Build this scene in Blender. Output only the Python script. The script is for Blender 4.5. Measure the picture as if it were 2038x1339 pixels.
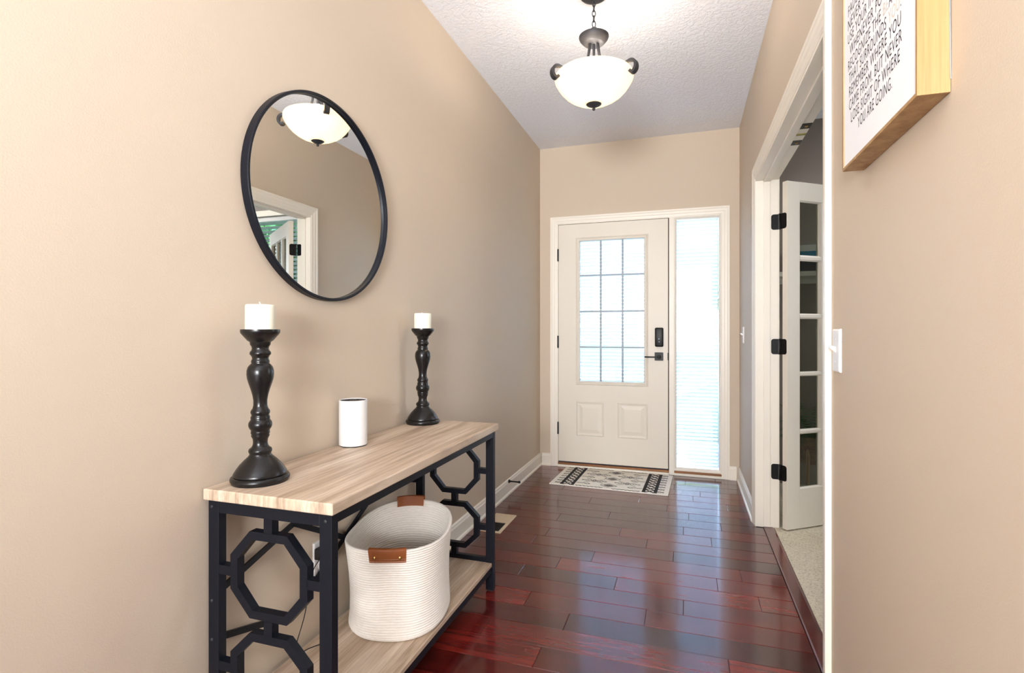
import bpy, bmesh, math, random
from mathutils import Vector, Matrix
random.seed(7)
PI = math.pi
SC = bpy.context.scene
COL = SC.collection
for o in list(bpy.data.objects):
    bpy.data.objects.remove(o, do_unlink=True)

# ------------------------------------------------------------------ camera
YAW = 0.3158
FPX = 1056.1
CAMH = 1.1474
cam_d = bpy.data.cameras.new('camera')
cam = bpy.data.objects.new('camera', cam_d)
COL.objects.link(cam)
cam.location = (0, 0, CAMH)
cam.rotation_euler = (PI / 2, 0, YAW)
cam_d.sensor_width = 36.0
cam_d.sensor_fit = 'HORIZONTAL'
cam_d.lens = FPX / 2038.0 * 36.0
cam_d.shift_y = -7.6 / 2038.0
cam_d.clip_start = 0.05
SC.camera = cam

# ------------------------------------------------------------------ exposure
SC.view_settings.view_transform = 'Standard'
SC.view_settings.look = 'None'
SC.view_settings.exposure = 0.18
SC.view_settings.gamma = 1.0
SC.view_settings.use_curve_mapping = False

# ------------------------------------------------------------------ sky, sun, daylight
W = bpy.data.worlds.new('world')
SC.world = W
W.use_nodes = True
wn = W.node_tree.nodes
wl = W.node_tree.links
wn.clear()
sky = wn.new('ShaderNodeTexSky')
sky.sky_type = 'NISHITA'
sky.sun_disc = False
sky.sun_elevation = math.radians(48)
sky.sun_rotation = math.radians(200)
sky.air_density = 1.0
sky.dust_density = 1.5
sky.ozone_density = 1.2
bg = wn.new('ShaderNodeBackground')
bg.inputs['Strength'].default_value = 4.4
wo = wn.new('ShaderNodeOutputWorld')
wl.new(sky.outputs[0], bg.inputs[0])
wl.new(bg.outputs[0], wo.inputs[0])


def light(name, kind, loc, energy, color, target=None, **kw):
    d = bpy.data.lights.new(name, kind)
    d.energy = energy
    d.color = color
    for k, v in kw.items():
        setattr(d, k, v)
    o = bpy.data.objects.new(name, d)
    COL.objects.link(o)
    o.location = loc
    if target is not None:
        o.rotation_euler = (Vector(target) - Vector(loc)).to_track_quat('-Z', 'Y').to_euler()
    return o


light('sun', 'SUN', (-6, -12, 14), 5.0, (1.0, 0.95, 0.86), target=(0, 3, 0), angle=0.01)
# daylight of the living room behind the viewer
light('living_room_windows', 'AREA', (0.3, -5.0, 1.75), 195, (0.97, 0.985, 1.0), target=(-0.1, 3.0, 1.35),
      shape='RECTANGLE', size=2.9, size_y=2.2)
light('ceiling_bounce_fill', 'AREA', (-0.25, -1.6, 1.40), 106, (0.95, 0.975, 1.0), target=(-0.35, 0.9, 3.2),
      shape='DISK', size=0.8, spread=math.radians(150))  # added fill aimed up to brighten the ceiling like a bounced flash
# added fill from the unseen side of the study, no window stands there
light('study_side_fill', 'AREA', (3.62, 3.85, 1.5), 42, (0.84, 0.93, 1.0), target=(0.3, 2.55, 1.0),
      shape='RECTANGLE', size=1.6, size_y=1.4)
light('study_ceiling_fill', 'AREA', (1.9, 3.75, 2.70), 12, (1.0, 0.97, 0.92), target=(1.9, 3.75, 0),
      shape='DISK', size=0.5)  # added fill to brighten the shelf corner, no lamp hangs here


# ------------------------------------------------------------------ materials
def lin(c):
    c = c / 255.0
    return c / 12.92 if c <= 0.04045 else ((c + 0.055) / 1.055) ** 2.4


def rgb(r, g, b):
    return (lin(r), lin(g), lin(b), 1.0)


class NT:
    def __init__(s, name):
        s.m = bpy.data.materials.new(name)
        s.m.use_nodes = True
        s.t = s.m.node_tree
        s.b = s.t.nodes['Principled BSDF']
        s.out = s.t.nodes['Material Output']

    def n(s, kind, **kw):
        nd = s.t.nodes.new(kind)
        for k, v in kw.items():
            setattr(nd, k, v)
        return nd

    def l(s, a, b):
        s.t.links.new(a, b)

    def coords(s, scale=(1, 1, 1), kind='Object'):
        tc = s.n('ShaderNodeTexCoord')
        mp = s.n('ShaderNodeMapping')
        mp.inputs['Scale'].default_value = scale
        s.l(tc.outputs[kind], mp.inputs[0])
        return mp.outputs[0]

    def noise(s, vec, scale, detail=3, rough=0.5, dist=0.0):
        nd = s.n('ShaderNodeTexNoise')
        nd.inputs['Scale'].default_value = scale
        nd.inputs['Detail'].default_value = detail
        nd.inputs['Roughness'].default_value = rough
        nd.inputs['Distortion'].default_value = dist
        if vec is not None:
            s.l(vec, nd.inputs['Vector'])
        return nd.outputs[0]

    def ramp(s, fac, stops):
        r = s.n('ShaderNodeValToRGB')
        el = r.color_ramp.elements
        while len(el) < len(stops):
            el.new(0.5)
        for e, (p, c) in zip(el, stops):
            e.position = p
            e.color = c
        s.l(fac, r.inputs[0])
        return r.outputs[0]

    def mix(s, fac, a, b, mode='MIX'):
        m = s.n('ShaderNodeMix', data_type='RGBA', blend_type=mode)
        for sock, v in ((m.inputs[0], fac), (m.inputs[6], a), (m.inputs[7], b)):
            if isinstance(v, (int, float)):
                sock.default_value = v
            elif isinstance(v, tuple):
                sock.default_value = v
            else:
                s.l(v, sock)
        return m.outputs[2]

    def bump(s, h, strength, dist=0.002):
        b = s.n('ShaderNodeBump')
        b.inputs['Strength'].default_value = strength
        b.inputs['Distance'].default_value = dist
        s.l(h, b.inputs['Height'])
        s.l(b.outputs[0], s.b.inputs['Normal'])

    def set(s, **kw):
        for k, v in kw.items():
            s.b.inputs[k.replace('_', ' ')].default_value = v
        return s


def flat(name, c, rough=0.5, metal=0.0, bump=0.0, bscale=200, vary=0.04, spec=0.5, **kw):
    t = NT(name)
    v = t.coords()
    a = tuple(x * (1 - vary) for x in c[:3]) + (1,)
    b = tuple(min(1, x * (1 + vary)) for x in c[:3]) + (1,)
    n = t.noise(v, 9, 3)
    t.l(t.mix(n, a, b), t.b.inputs['Base Color'])
    t.set(Roughness=rough, Metallic=metal)
    t.b.inputs['Specular IOR Level'].default_value = spec
    if bump:
        t.bump(t.noise(v, bscale, 2), bump, 0.001)
    for k, x in kw.items():
        t.b.inputs[k.replace('_', ' ')].default_value = x
    return t.m


def wall_mat(name, c):
    t = NT(name)
    v = t.coords()
    n = t.noise(v, 1.3, 3)
    a = tuple(x * 0.985 for x in c[:3]) + (1,)
    t.l(t.mix(n, a, c), t.b.inputs['Base Color'])
    t.set(Roughness=0.62)
    t.b.inputs['Specular IOR Level'].default_value = 0.3
    h = t.noise(v, 260, 2, 0.6)
    t.bump(h, 0.22, 0.0015)
    return t.m


def ceiling_mat():
    t = NT('knockdown_ceiling')
    v = t.coords()
    c = t.noise(v, 48, 4, 0.6, 0.6)
    r = t.ramp(c, [(0.40, (0, 0, 0, 1)), (0.58, (1, 1, 1, 1))])
    t.b.inputs['Base Color'].default_value = rgb(240, 242, 249)
    t.set(Roughness=0.85)
    t.bump(r, 0.55, 0.004)
    return t.m


def plank_mat():
    t = NT('cherry_plank')
    oi = t.n('ShaderNodeObjectInfo')
    tc = t.n('ShaderNodeTexCoord')
    mp = t.n('ShaderNodeMapping')
    mp.inputs['Scale'].default_value = (1.6, 22, 22)
    add = t.n('ShaderNodeVectorMath', operation='ADD')
    sc = t.n('ShaderNodeVectorMath', operation='SCALE')
    comb = t.n('ShaderNodeCombineXYZ')
    t.l(oi.outputs['Random'], comb.inputs[0])
    t.l(oi.outputs['Random'], comb.inputs[1])
    t.l(comb.outputs[0], sc.inputs[0])
    sc.inputs['Scale'].default_value = 37.0
    t.l(tc.outputs['Object'], add.inputs[0])
    t.l(sc.outputs[0], add.inputs[1])
    t.l(add.outputs[0], mp.inputs[0])
    g = t.noise(mp.outputs[0], 2.2, 5, 0.6, 0.5)
    grain = t.ramp(g, [(0.30, rgb(66, 16, 15)), (0.55, rgb(98, 26, 22)), (0.8, rgb(112, 34, 27))])
    blotch = t.noise(add.outputs[0], 5.0, 3)
    bl = t.ramp(blotch, [(0.35, (0.72, 0.70, 0.70, 1)), (0.65, (1.1, 1.1, 1.1, 1))])
    c1 = t.mix(1.0, grain, bl, 'MULTIPLY')
    tone = t.ramp(oi.outputs['Random'], [(0.0, (0.40, 0.40, 0.46, 1)), (0.3, (0.75, 0.70, 0.74, 1)), (0.7, (1.15, 1.05, 1.0, 1)), (1.0, (1.6, 1.5, 1.35, 1))])
    t.l(t.mix(1.0, c1, tone, 'MULTIPLY'), t.b.inputs['Base Color'])
    rg = t.ramp(t.noise(add.outputs[0], 14, 4), [(0.3, (0.19, 0.19, 0.19, 1)), (0.7, (0.27, 0.27, 0.27, 1))])
    t.l(rg, t.b.inputs['Roughness'])
    t.b.inputs['IOR'].default_value = 1.55
    t.b.inputs['Coat Weight'].default_value = 0.55
    t.b.inputs['Coat IOR'].default_value = 1.68
    t.b.inputs['Specular IOR Level'].default_value = 0.25
    t.b.inputs['Coat Roughness'].default_value = 0.115
    t.bump(g, 0.05, 0.001)
    return t.m


def oak_mat(name, base, dark, light_, axis='Y', fine=1.0):
    t = NT(name)
    s = (26, 1.4, 3.5) if axis == 'Y' else ((1.4, 26, 26) if axis == 'X' else (26, 26, 1.4))
    v = t.coords(s)
    n1 = t.noise(v, 1.2, 4, 0.6, 0.4)
    s2 = tuple(x * (6 if x > 2 else 2.2) for x in s)
    n2 = t.noise(t.coords(s2), 1.3, 3, 0.7)
    c1 = t.ramp(n1, [(0.32, dark), (0.5, base), (0.7, light_)])
    c2 = t.ramp(n2, [(0.35, (0.68, 0.64, 0.60, 1)), (0.55, (1, 1, 1, 1))])
    t.l(t.mix(0.75 * fine, c1, c2, 'MULTIPLY'), t.b.inputs['Base Color'])
    t.set(Roughness=0.5)
    t.bump(n2, 0.12, 0.001)
    return t.m


def carpet_mat():
    t = NT('beige_carpet')
    v = t.coords()
    n = t.noise(v, 120, 4, 0.75)
    big = t.noise(v, 4, 2)
    c = t.ramp(n, [(0.32, rgb(140, 124, 98)), (0.46, rgb(220, 208, 184)), (0.66, rgb(242, 234, 214))])
    t.l(t.mix(0.25, c, t.ramp(big, [(0.3, rgb(200, 188, 164)), (0.7, rgb(236, 226, 204))])), t.b.inputs['Base Color'])
    t.set(Roughness=0.95)
    t.bump(n, 0.9, 0.008)
    return t.m


def glass_mat(name, tint=(1, 1, 1, 1), gloss=0.05):
    t = NT(name)
    tr = t.n('ShaderNodeBsdfTransparent')
    tr.inputs[0].default_value = tint
    gl = t.n('ShaderNodeBsdfGlossy')
    gl.inputs['Roughness'].default_value = 0.02
    fr = t.n('ShaderNodeFresnel')
    ge = t.n('ShaderNodeNewGeometry')      # thin pane: the far face must not act as a prism
    mr_ = t.n('ShaderNodeMapRange')
    mr_.inputs['To Min'].default_value = 1.45
    mr_.inputs['To Max'].default_value = 1 / 1.45
    t.l(ge.outputs['Backfacing'], mr_.inputs['Value'])
    t.l(mr_.outputs[0], fr.inputs['IOR'])
    mx = t.n('ShaderNodeMixShader')
    t.l(fr.outputs[0], mx.inputs[0])
    t.l(tr.outputs[0], mx.inputs[1])
    t.l(gl.outputs[0], mx.inputs[2])
    t.l(mx.outputs[0], t.out.inputs[0])
    return t.m


def translucent_mat(name, c, amount=0.5, rough=0.6, emit=None):
    t = NT(name)
    t.b.inputs['Base Color'].default_value = c
    t.set(Roughness=rough)
    tr = t.n('ShaderNodeBsdfTranslucent')
    tr.inputs[0].default_value = c
    mx = t.n('ShaderNodeMixShader')
    mx.inputs[0].default_value = amount
    t.l(t.b.outputs[0], mx.inputs[1])
    t.l(tr.outputs[0], mx.inputs[2])
    last = mx.outputs[0]
    if emit:
        em = t.n('ShaderNodeEmission')
        em.inputs[0].default_value = emit[0]
        em.inputs[1].default_value = emit[1]
        ad = t.n('ShaderNodeAddShader')
        t.l(last, ad.inputs[0])
        t.l(em.outputs[0], ad.inputs[1])
        last = ad.outputs[0]
    t.l(last, t.out.inputs[0])
    return t.m


def rope_mat():
    t = NT('cream_cotton_rope')
    v = t.coords()
    n = t.noise(t.coords((60, 60, 240)), 1.0, 2)
    c = t.ramp(n, [(0.3, rgb(232, 224, 214)), (0.6, rgb(238, 231, 222))])
    t.l(c, t.b.inputs['Base Color'])
    t.set(Roughness=0.9)
    t.bump(n, 0.12, 0.002)
    return t.m


M = {}
M['wall'] = wall_mat('tan_wall_paint', rgb(207, 191, 171))
M['study_wall'] = wall_mat('taupe_study_wall', rgb(150, 140, 134))  # greyer and darker than the hall walls
M['ceiling'] = ceiling_mat()
M['trim'] = flat('white_trim_paint', rgb(240, 233, 220), 0.38, vary=0.012)
M['door'] = flat('off_white_door_paint', rgb(228, 220, 206), 0.42, vary=0.012, bump=0.05, bscale=90)
M['plank'] = plank_mat()
M['subfloor'] = flat('dark_joint', rgb(26, 8, 6), 0.6)
M['carpet'] = carpet_mat()
M['oak'] = oak_mat('grey_oak_laminate', rgb(197, 175, 152), rgb(160, 137, 114), rgb(220, 203, 183))
M['frame_oak'] = oak_mat('honey_oak', rgb(172, 134, 86), rgb(152, 112, 66), rgb(188, 154, 106), 'Z', 0.4)
M['sill_wood'] = oak_mat('brown_sill_wood', rgb(150, 98, 56), rgb(118, 74, 42), rgb(172, 118, 72), 'X', 0.4)
M['black_metal'] = flat('black_powder_coat', rgb(14, 17, 26), 0.42, vary=0.08, spec=0.25, bump=0.12, bscale=600)  # navy tint paints in the blue daylight on the table frame
M['black_hw'] = flat('black_hardware', rgb(10, 10, 12), 0.38, spec=0.25)
M['iron'] = flat('textured_dark_iron', rgb(52, 52, 56), 0.55, metal=0.3, bump=0.5, bscale=160, vary=0.25)
M['black_wood'] = flat('black_stained_wood', rgb(20, 18, 18), 0.27, spec=0.4, vary=0.2, bump=0.04, bscale=60)
M['wax'] = flat('ivory_wax', rgb(246, 240, 220), 0.5, vary=0.01)
M['wax'].node_tree.nodes['Principled BSDF'].inputs['Subsurface Weight'].default_value = 0.25
M['wax'].node_tree.nodes['Principled BSDF'].inputs['Subsurface Radius'].default_value = (0.02, 0.015, 0.01)
M['wick'] = flat('white_wick', rgb(236, 230, 216), 0.9)
M['white_plastic'] = flat('white_plastic', rgb(224, 222, 221), 0.3, vary=0.005)
M['grey_mark'] = flat('pale_grey_print', rgb(206, 210, 216), 0.4)
M['dark_grille'] = flat('dark_grille', rgb(58, 52, 52), 0.6)
M['rope'] = rope_mat()
M['leather'] = flat('tan_leather', rgb(184, 108, 60), 0.5, vary=0.12, bump=0.25, bscale=220)
M['brass'] = flat('aged_brass', rgb(176, 140, 82), 0.3, metal=1.0)
mm = NT('mirror_silver')
mm.b.inputs['Base Color'].default_value = (0.93, 0.95, 0.94, 1)
mm.set(Metallic=1.0, Roughness=0.0)
M['mirror'] = mm.m
M['glass'] = glass_mat('clear_glass')
M['shade_tint_glass'] = glass_mat('study_door_glass', (0.62, 0.64, 0.60, 1))  # grey tint put in to darken the view of the study behind
M['bowl'] = translucent_mat('alabaster_glass', rgb(254, 240, 212), 0.5, 0.25, emit=(rgb(255, 238, 206), 0.26))
M['bulb'] = translucent_mat('lit_bulb', rgb(255, 240, 215), 0.5, 0.4, emit=(rgb(255, 226, 180), 3.0))
M['slat'] = translucent_mat('white_blind_slat', rgb(240, 247, 253), 0.42, 0.45)
M['study_slat'] = translucent_mat('study_blind_slat', rgb(196, 206, 196), 0.3, 0.5)  # greener, darker tone paints in the foliage light on these slats
M['grid'] = flat('grey_grille_bar', rgb(146, 155, 160), 0.4)
M['mat'] = flat('cream_woven_mat', rgb(244, 239, 228), 0.95, bump=0.6, bscale=420, vary=0.05)
M['ink'] = flat('black_print', rgb(24, 21, 25), 0.8)
M['print_ink'] = flat('dark_grey_lettering', rgb(40, 36, 42), 0.8)
M['gold_ink'] = flat('pale_gold_lettering', rgb(220, 208, 190), 0.8)
M['paper'] = flat('white_art_paper', rgb(242, 243, 247), 0.6, vary=0.004)
M['vent'] = flat('tan_register_enamel', rgb(206, 186, 156), 0.45)
M['vent_dark'] = flat('dark_duct', rgb(30, 24, 20), 0.8)
M['rubber'] = flat('black_rubber', rgb(22, 21, 22), 0.6)
M['dark_sweep'] = flat('dark_door_sweep', rgb(44, 40, 44), 0.6)
M['catch_brass'] = flat('olive_brass_catch', rgb(150, 142, 60), 0.45, metal=0.4)
M['book_blue'] = flat('teal_blue_cover', rgb(28, 122, 158), 0.5)
M['book_black'] = flat('navy_black_cover', rgb(26, 30, 42), 0.5)
M['book_white'] = flat('pale_grey_cover', rgb(206, 206, 206), 0.6)
M['shelf_white'] = flat('white_shelf', rgb(214, 212, 206), 0.5)
M['basketweave'] = oak_mat('brown_wicker', rgb(132, 92, 60), rgb(84, 56, 36), rgb(164, 120, 82), 'X', 0.8)
M['stand_wood'] = oak_mat('stand_wood', rgb(172, 134, 92), rgb(140, 104, 68), rgb(196, 160, 116), 'Z', 0.5)
M['leaf'] = flat('fern_leaf', rgb(52, 92, 48), 0.5, vary=0.3)
M['soil'] = flat('dark_soil', rgb(44, 32, 24), 0.95)
M['tree_leaf'] = translucent_mat('tree_leaf', rgb(104, 158, 62), 0.4, 0.6)
M['shrub_leaf'] = translucent_mat('shrub_leaf', rgb(70, 138, 74), 0.4, 0.6)
M['bark'] = flat('bark', rgb(92, 74, 58), 0.9, bump=0.6, bscale=30, vary=0.2)
M['lawn'] = flat('lawn_green', rgb(44, 66, 34), 0.95, bump=0.8, bscale=60, vary=0.25)
M['concrete'] = flat('pale_concrete', rgb(206, 202, 194), 0.9, bump=0.2, bscale=60)
M['porch'] = flat('grey_porch_concrete', rgb(128, 130, 134), 0.9, bump=0.2, bscale=60)
M['siding'] = flat('taupe_siding', rgb(124, 116, 106), 0.7)
M['roof'] = flat('grey_shingle', rgb(92, 88, 86), 0.9, bump=0.5, bscale=40)
M['white_column'] = flat('white_porch_paint', rgb(232, 232, 230), 0.5)


# ------------------------------------------------------------------ mesh helpers
class MB:
    def __init__(s):
        s.bm = bmesh.new()

    def box(s, x0, x1, y0, y1, z0, z1, bev=0.0, seg=2, mat=None):
        r = bmesh.ops.create_cube(s.bm, size=1.0)
        vs = r['verts']
        for v in vs:
            v.co = Vector((x0 + (v.co.x + .5) * (x1 - x0), y0 + (v.co.y + .5) * (y1 - y0), z0 + (v.co.z + .5) * (z1 - z0)))
        if bev:
            es = list({e for v in vs for e in v.link_edges})
            bmesh.ops.bevel(s.bm, geom=es, offset=bev, segments=seg, affect='EDGES', profile=0.5)
        return s

    def poly(s, pts):
        vs = [s.bm.verts.new(p) for p in pts]
        return s.bm.faces.new(vs)

    def prism(s, pts, d):
        """pts planar polygon, extruded by vector d"""
        d = Vector(d)
        a = [s.bm.verts.new(p) for p in pts]
        b = [s.bm.verts.new(Vector(p) + d) for p in pts]
        n = len(pts)
        s.bm.faces.new(a)
        s.bm.faces.new(list(reversed(b)))
        for i in range(n):
            j = (i + 1) % n
            s.bm.faces.new((a[j], a[i], b[i], b[j]))
        return s

    def lathe(s, prof, n=48, c=(0, 0, 0), close=True):
        rings = []
        for r, z in prof:
            if r < 1e-6:
                rings.append([s.bm.verts.new((c[0], c[1], c[2] + z))])
            else:
                rings.append([s.bm.verts.new((c[0] + r * math.cos(2 * PI * i / n), c[1] + r * math.sin(2 * PI * i / n), c[2] + z)) for i in range(n)])
        for a, b in zip(rings[:-1], rings[1:]):
            for i in range(n):
                j = (i + 1) % n
                if len(a) == 1 and len(b) == 1:
                    continue
                if len(a) == 1:
                    s.bm.faces.new((a[0], b[i], b[j]))
                elif len(b) == 1:
                    s.bm.faces.new((a[i], a[j], b[0]))
                else:
                    s.bm.faces.new((a[i], a[j], b[j], b[i]))
        return s

    def tube(s, pts, r, n=8, cap=True, closed=False):
        pts = [Vector(p) for p in pts]
        rad = r if isinstance(r, (list, tuple)) else [r] * len(pts)
        rings = []
        prev = None
        N = len(pts)
        for i, p in enumerate(pts):
            if closed:
                t = (pts[(i + 1) % N] - pts[i - 1]).normalized()
            else:
                t = (pts[min(i + 1, N - 1)] - pts[max(i - 1, 0)]).normalized()
            if prev is None:
                up = Vector((0, 0, 1)) if abs(t.z) < 0.9 else Vector((1, 0, 0))
                x = t.cross(up).normalized()
            else:
                x = (prev - t * prev.dot(t)).normalized()
            prev = x
            y = t.cross(x)
            rings.append([s.bm.verts.new(p + (x * math.cos(2 * PI * k / n) + y * math.sin(2 * PI * k / n)) * rad[i]) for k in range(n)])
        rng = range(N) if closed else range(N - 1)
        for i in rng:
            a, b = rings[i], rings[(i + 1) % N]
            for k in range(n):
                j = (k + 1) % n
                s.bm.faces.new((a[k], a[j], b[j], b[k]))
        if cap and not closed:
            s.bm.faces.new(list(reversed(rings[0])))
            s.bm.faces.new(rings[-1])
        return s

    def rects(s, x0, x1, z0, z1, steps, y, hole=False, sgn=-1):
        """concentric rectangles facing -Y (sgn=-1): steps of (inset, height towards viewer)"""
        loops = []
        for ins, hgt in steps:
            yy = y + sgn * hgt
            loops.append([s.bm.verts.new(p) for p in ((x0 + ins, yy, z0 + ins), (x1 - ins, yy, z0 + ins), (x1 - ins, yy, z1 - ins), (x0 + ins, yy, z1 - ins))])
        for a, b in zip(loops[:-1], loops[1:]):
            for i in range(4):
                j = (i + 1) % 4
                s.bm.faces.new((a[i], a[j], b[j], b[i]))
        if not hole:
            s.bm.faces.new(loops[-1])
        return s

    def bar(s, p, q, w, d, up):
        """straight bar of section w (across, in the plane normal to `up`) by d along `up`"""
        p, q, up = Vector(p), Vector(q), Vector(up).normalized()
        t = (q - p).normalized()
        a = t.cross(up).normalized() * (w / 2)
        u = up * (d / 2)
        s.prism([p - a - u, p + a - u, p + a + u, p - a + u], q - p)
        return s

    def xf(s, m):
        bmesh.ops.transform(s.bm, matrix=m, verts=s.bm.verts)
        return s

    def mesh(s, name, mat, smooth=False, angle=40):
        bmesh.ops.recalc_face_normals(s.bm, faces=s.bm.faces)
        me = bpy.data.meshes.new(name)
        s.bm.to_mesh(me)
        s.bm.free()
        me.materials.append(mat)
        if smooth:
            for p in me.polygons:
                p.use_smooth = True
            try:
                me.set_sharp_from_angle(angle=math.radians(angle))
            except Exception:
                pass
        return me

    def obj(s, name, mat, parent=None, smooth=False, angle=40, loc=None, label=None):
        me = s.mesh(name, mat, smooth, angle)
        o = bpy.data.objects.new(name, me)
        COL.objects.link(o)
        if parent:
            o.parent = parent
        if loc:
            o.location = loc
        if label:
            o['label'] = label
        return o


def inst(name, me, parent=None, loc=(0, 0, 0), rot=(0, 0, 0), scale=(1, 1, 1)):
    o = bpy.data.objects.new(name, me)
    COL.objects.link(o)
    o.location, o.rotation_euler, o.scale = loc, rot, scale
    if parent:
        o.parent = parent
    return o


def tag(o, label, cat, group=None):
    o['label'] = label
    o['category'] = cat
    if group:
        o['group'] = group
    return o


def thing(name, label, cat, loc=(0, 0, 0), rot=0.0, group=None):
    o = bpy.data.objects.new(name, None)
    COL.objects.link(o)
    o.location = loc
    o.rotation_euler = (0, 0, rot)
    o.empty_display_size = 0.1
    return tag(o, label, cat, group)


def root(name, loc=(0, 0, 0), rot=0.0, label=None):
    o = bpy.data.objects.new(name, None)
    COL.objects.link(o)
    o.location = loc
    o.rotation_euler = (0, 0, rot)
    o['kind'] = 'structure'
    if label:
        o['label'] = label
    return o


def struct(o, label=None):
    o['kind'] = 'structure'
    if label:
        o['label'] = label
    return o


def molding(mb, path, prof, nrm):
    """sweep profile [(across, out)] along a mitred planar path; across = to the left of travel seen against nrm"""
    nrm = Vector(nrm).normalized()
    P = [Vector(p) for p in path]
    rows = []
    for i, p in enumerate(P):
        d0 = (P[i] - P[i - 1]).normalized() if i > 0 else None
        d1 = (P[i + 1] - P[i]).normalized() if i < len(P) - 1 else None
        if d0 is None:
            d0 = d1
        if d1 is None:
            d1 = d0
        l0, l1 = nrm.cross(d0), nrm.cross(d1)
        m = (l0 + l1).normalized()
        k = 1.0 / max(0.2, m.dot(l0))
        rows.append([mb.bm.verts.new(p + m * (a * k) + nrm * b) for a, b in prof])
    n = len(prof)
    for r0, r1 in zip(rows[:-1], rows[1:]):
        for k in range(n):
            j = (k + 1) % n
            mb.bm.faces.new((r0[k], r0[j], r1[j], r1[k]))
    mb.bm.faces.new(rows[0])
    mb.bm.faces.new(list(reversed(rows[-1])))
    return mb


def plate_outline(a, c, h=0.045, r=0.014):
    """hinge leaf outline from the knuckle side a to the free side c, free corners rounded"""
    sg = 1 if c > a else -1
    pts = [(a, -h)]
    for k in range(6):
        t = k / 5 * PI / 2
        pts.append((c - sg * r + sg * r * math.sin(t), -h + r - r * math.cos(t)))
    for k in range(6):
        t = k / 5 * PI / 2
        pts.append((c - sg * r + sg * r * math.cos(t), h - r + r * math.sin(t)))
    pts.append((a, h))
    return pts


def catmull(pts, n=8):
    P = [Vector(p) for p in pts]
    P = [P[0] * 2 - P[1]] + P + [P[-1] * 2 - P[-2]]
    out = []
    for i in range(1, len(P) - 2):
        a, b, c, d = P[i - 1:i + 3]
        for k in range(n):
            t = k / n
            out.append(0.5 * ((2 * b) + (c - a) * t + (2 * a - 5 * b + 4 * c - d) * t * t + (3 * b - a - 3 * c + d) * t ** 3))
    out.append(P[-2])
    return out


# ------------------------------------------------------------------ room constants
XL, XR, YB, H = -1.2041, 0.3997, 4.4708, 2.743
WT = 0.118                     # interior wall thickness
XS = XR + WT                   # study face of the hall wall
YN, YF = 1.812, 3.440          # doorway to the study
XE, YBK = 3.7, -5.4            # far side of the study / living room, back of the living room

# ------------------------------------------------------------------ walls, ceiling
b = MB()
b.box(XL - 0.14, XL, YBK, YB + 0.15, 0, H)
struct(b.obj('wall_left', M['wall']))

b = MB()
b.box(XR, XS, 0.30, YN - 0.018, 0, H)
b.box(XR, XS, YF + 0.018, YB, 0, H)
b.box(XR, XS, YN - 0.018, YF + 0.018, 2.063, H)
struct(b.obj('wall_right', M['wall']))

DX0, DX1, DZ1 = -1.058, 0.290, 2.094      # rough opening of the entry door
b = MB()
b.box(XL, DX0, YB, YB + 0.15, 0, H)
b.box(DX1, XS, YB, YB + 0.15, 0, H)
b.box(DX0, DX1, YB, YB + 0.15, DZ1, H)
struct(b.obj('wall_front', M['wall']))

SX0, SX1, SZ0, SZ1 = 1.16, 2.86, 0.72, 2.36   # study window
b = MB()
b.box(XS, SX0, YB, YB + 0.15, 0, H)
b.box(SX1, XE, YB, YB + 0.15, 0, H)
b.box(SX0, SX1, YB, YB + 0.15, 0, SZ0)
b.box(SX0, SX1, YB, YB + 0.15, SZ1, H)
struct(b.obj('wall_front', M['study_wall']))
b = MB()
b.box(XE, XE + 0.14, YBK, YB + 0.15, 0, H)
struct(b.obj('wall_right', M['study_wall']))
b = MB()
b.box(XS, XE, 0.30, 0.42, 0, H)
struct(b.obj('wall_back', M['study_wall']))
b = MB()
b.box(XL - 0.14, XE + 0.14, YBK - 0.14, YBK, 0, H)
struct(b.obj('wall_back', M['wall']))
b = MB()
b.box(XL - 0.14, XE + 0.14, YBK - 0.14, YB + 0.15, H, H + 0.12)
struct(b.obj('ceiling', M['ceiling']))

# ------------------------------------------------------------------ floor: planks, carpet
fl = MB().box(XL, 0.497, YBK, YB, -0.06, -0.0035).box(0.497, XE, YBK, 0.36, -0.06, -0.0035).obj('floor', M['subfloor'])
struct(fl, 'hardwood floor of dark cherry planks')
PW = 0.1285
Y0 = 1.880
joints = {0: [-.746, .143], 1: [-.450], 2: [-.649, -.154], 3: [-.965, -.008], 4: [-.755, -.304, .30], 5: [-.603, .138],
          6: [-1.10, -.451, .25], 7: [-.80, -.059], 8: [-.757, -.2], 9: [-.358, .136], 10: [-.75, -.011], 11: [-.455, .2],
          12: [-.9, .02], 13: [-.62, -.115], 14: [-.3, .26], 15: [-.86, .05], 16: [-.5, .1], 17: [-.72, -.08], 18: [-.95, .0], 19: [-.4, .22],
          -1: [-.5, .2], -2: [-.9, -.2], -3: [-.55], -4: [-.8, .1]}
cache = {}


def plank(x0, x1, y0, y1):
    L, Wd = round(x1 - x0, 4), round(y1 - y0, 4)
    key = (L, Wd)
    if key not in cache:
        cache[key] = MB().box(0.0006, L - 0.0006, 0.0005, Wd - 0.0005, -0.010, 0.0, bev=0.0016, seg=1).mesh('plank', M['plank'])
    inst('plank', cache[key], fl, (x0, y0, 0))


rng = random.Random(3)
for k in range(-18, 21):
    y0 = Y0 + k * PW
    y1 = min(y0 + PW, YB - 0.002)
    if y1 - y0 < 0.02:
        continue
    inner = y0 > YN - 0.05 and y1 < YF + 0.05
    xe = 0.437 if inner else XR
    js = joints.get(k)
    if js is None:
        js = []
        x = XL + rng.uniform(0.25, 0.9)
        while x < xe - 0.2:
            js.append(x)
            x += rng.uniform(0.4, 1.0)
    xs = [XL] + [j for j in js if XL + 0.08 < j < xe - 0.06] + [xe]
    for a, c in zip(xs[:-1], xs[1:]):
        plank(a, c, y0, y1)
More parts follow.
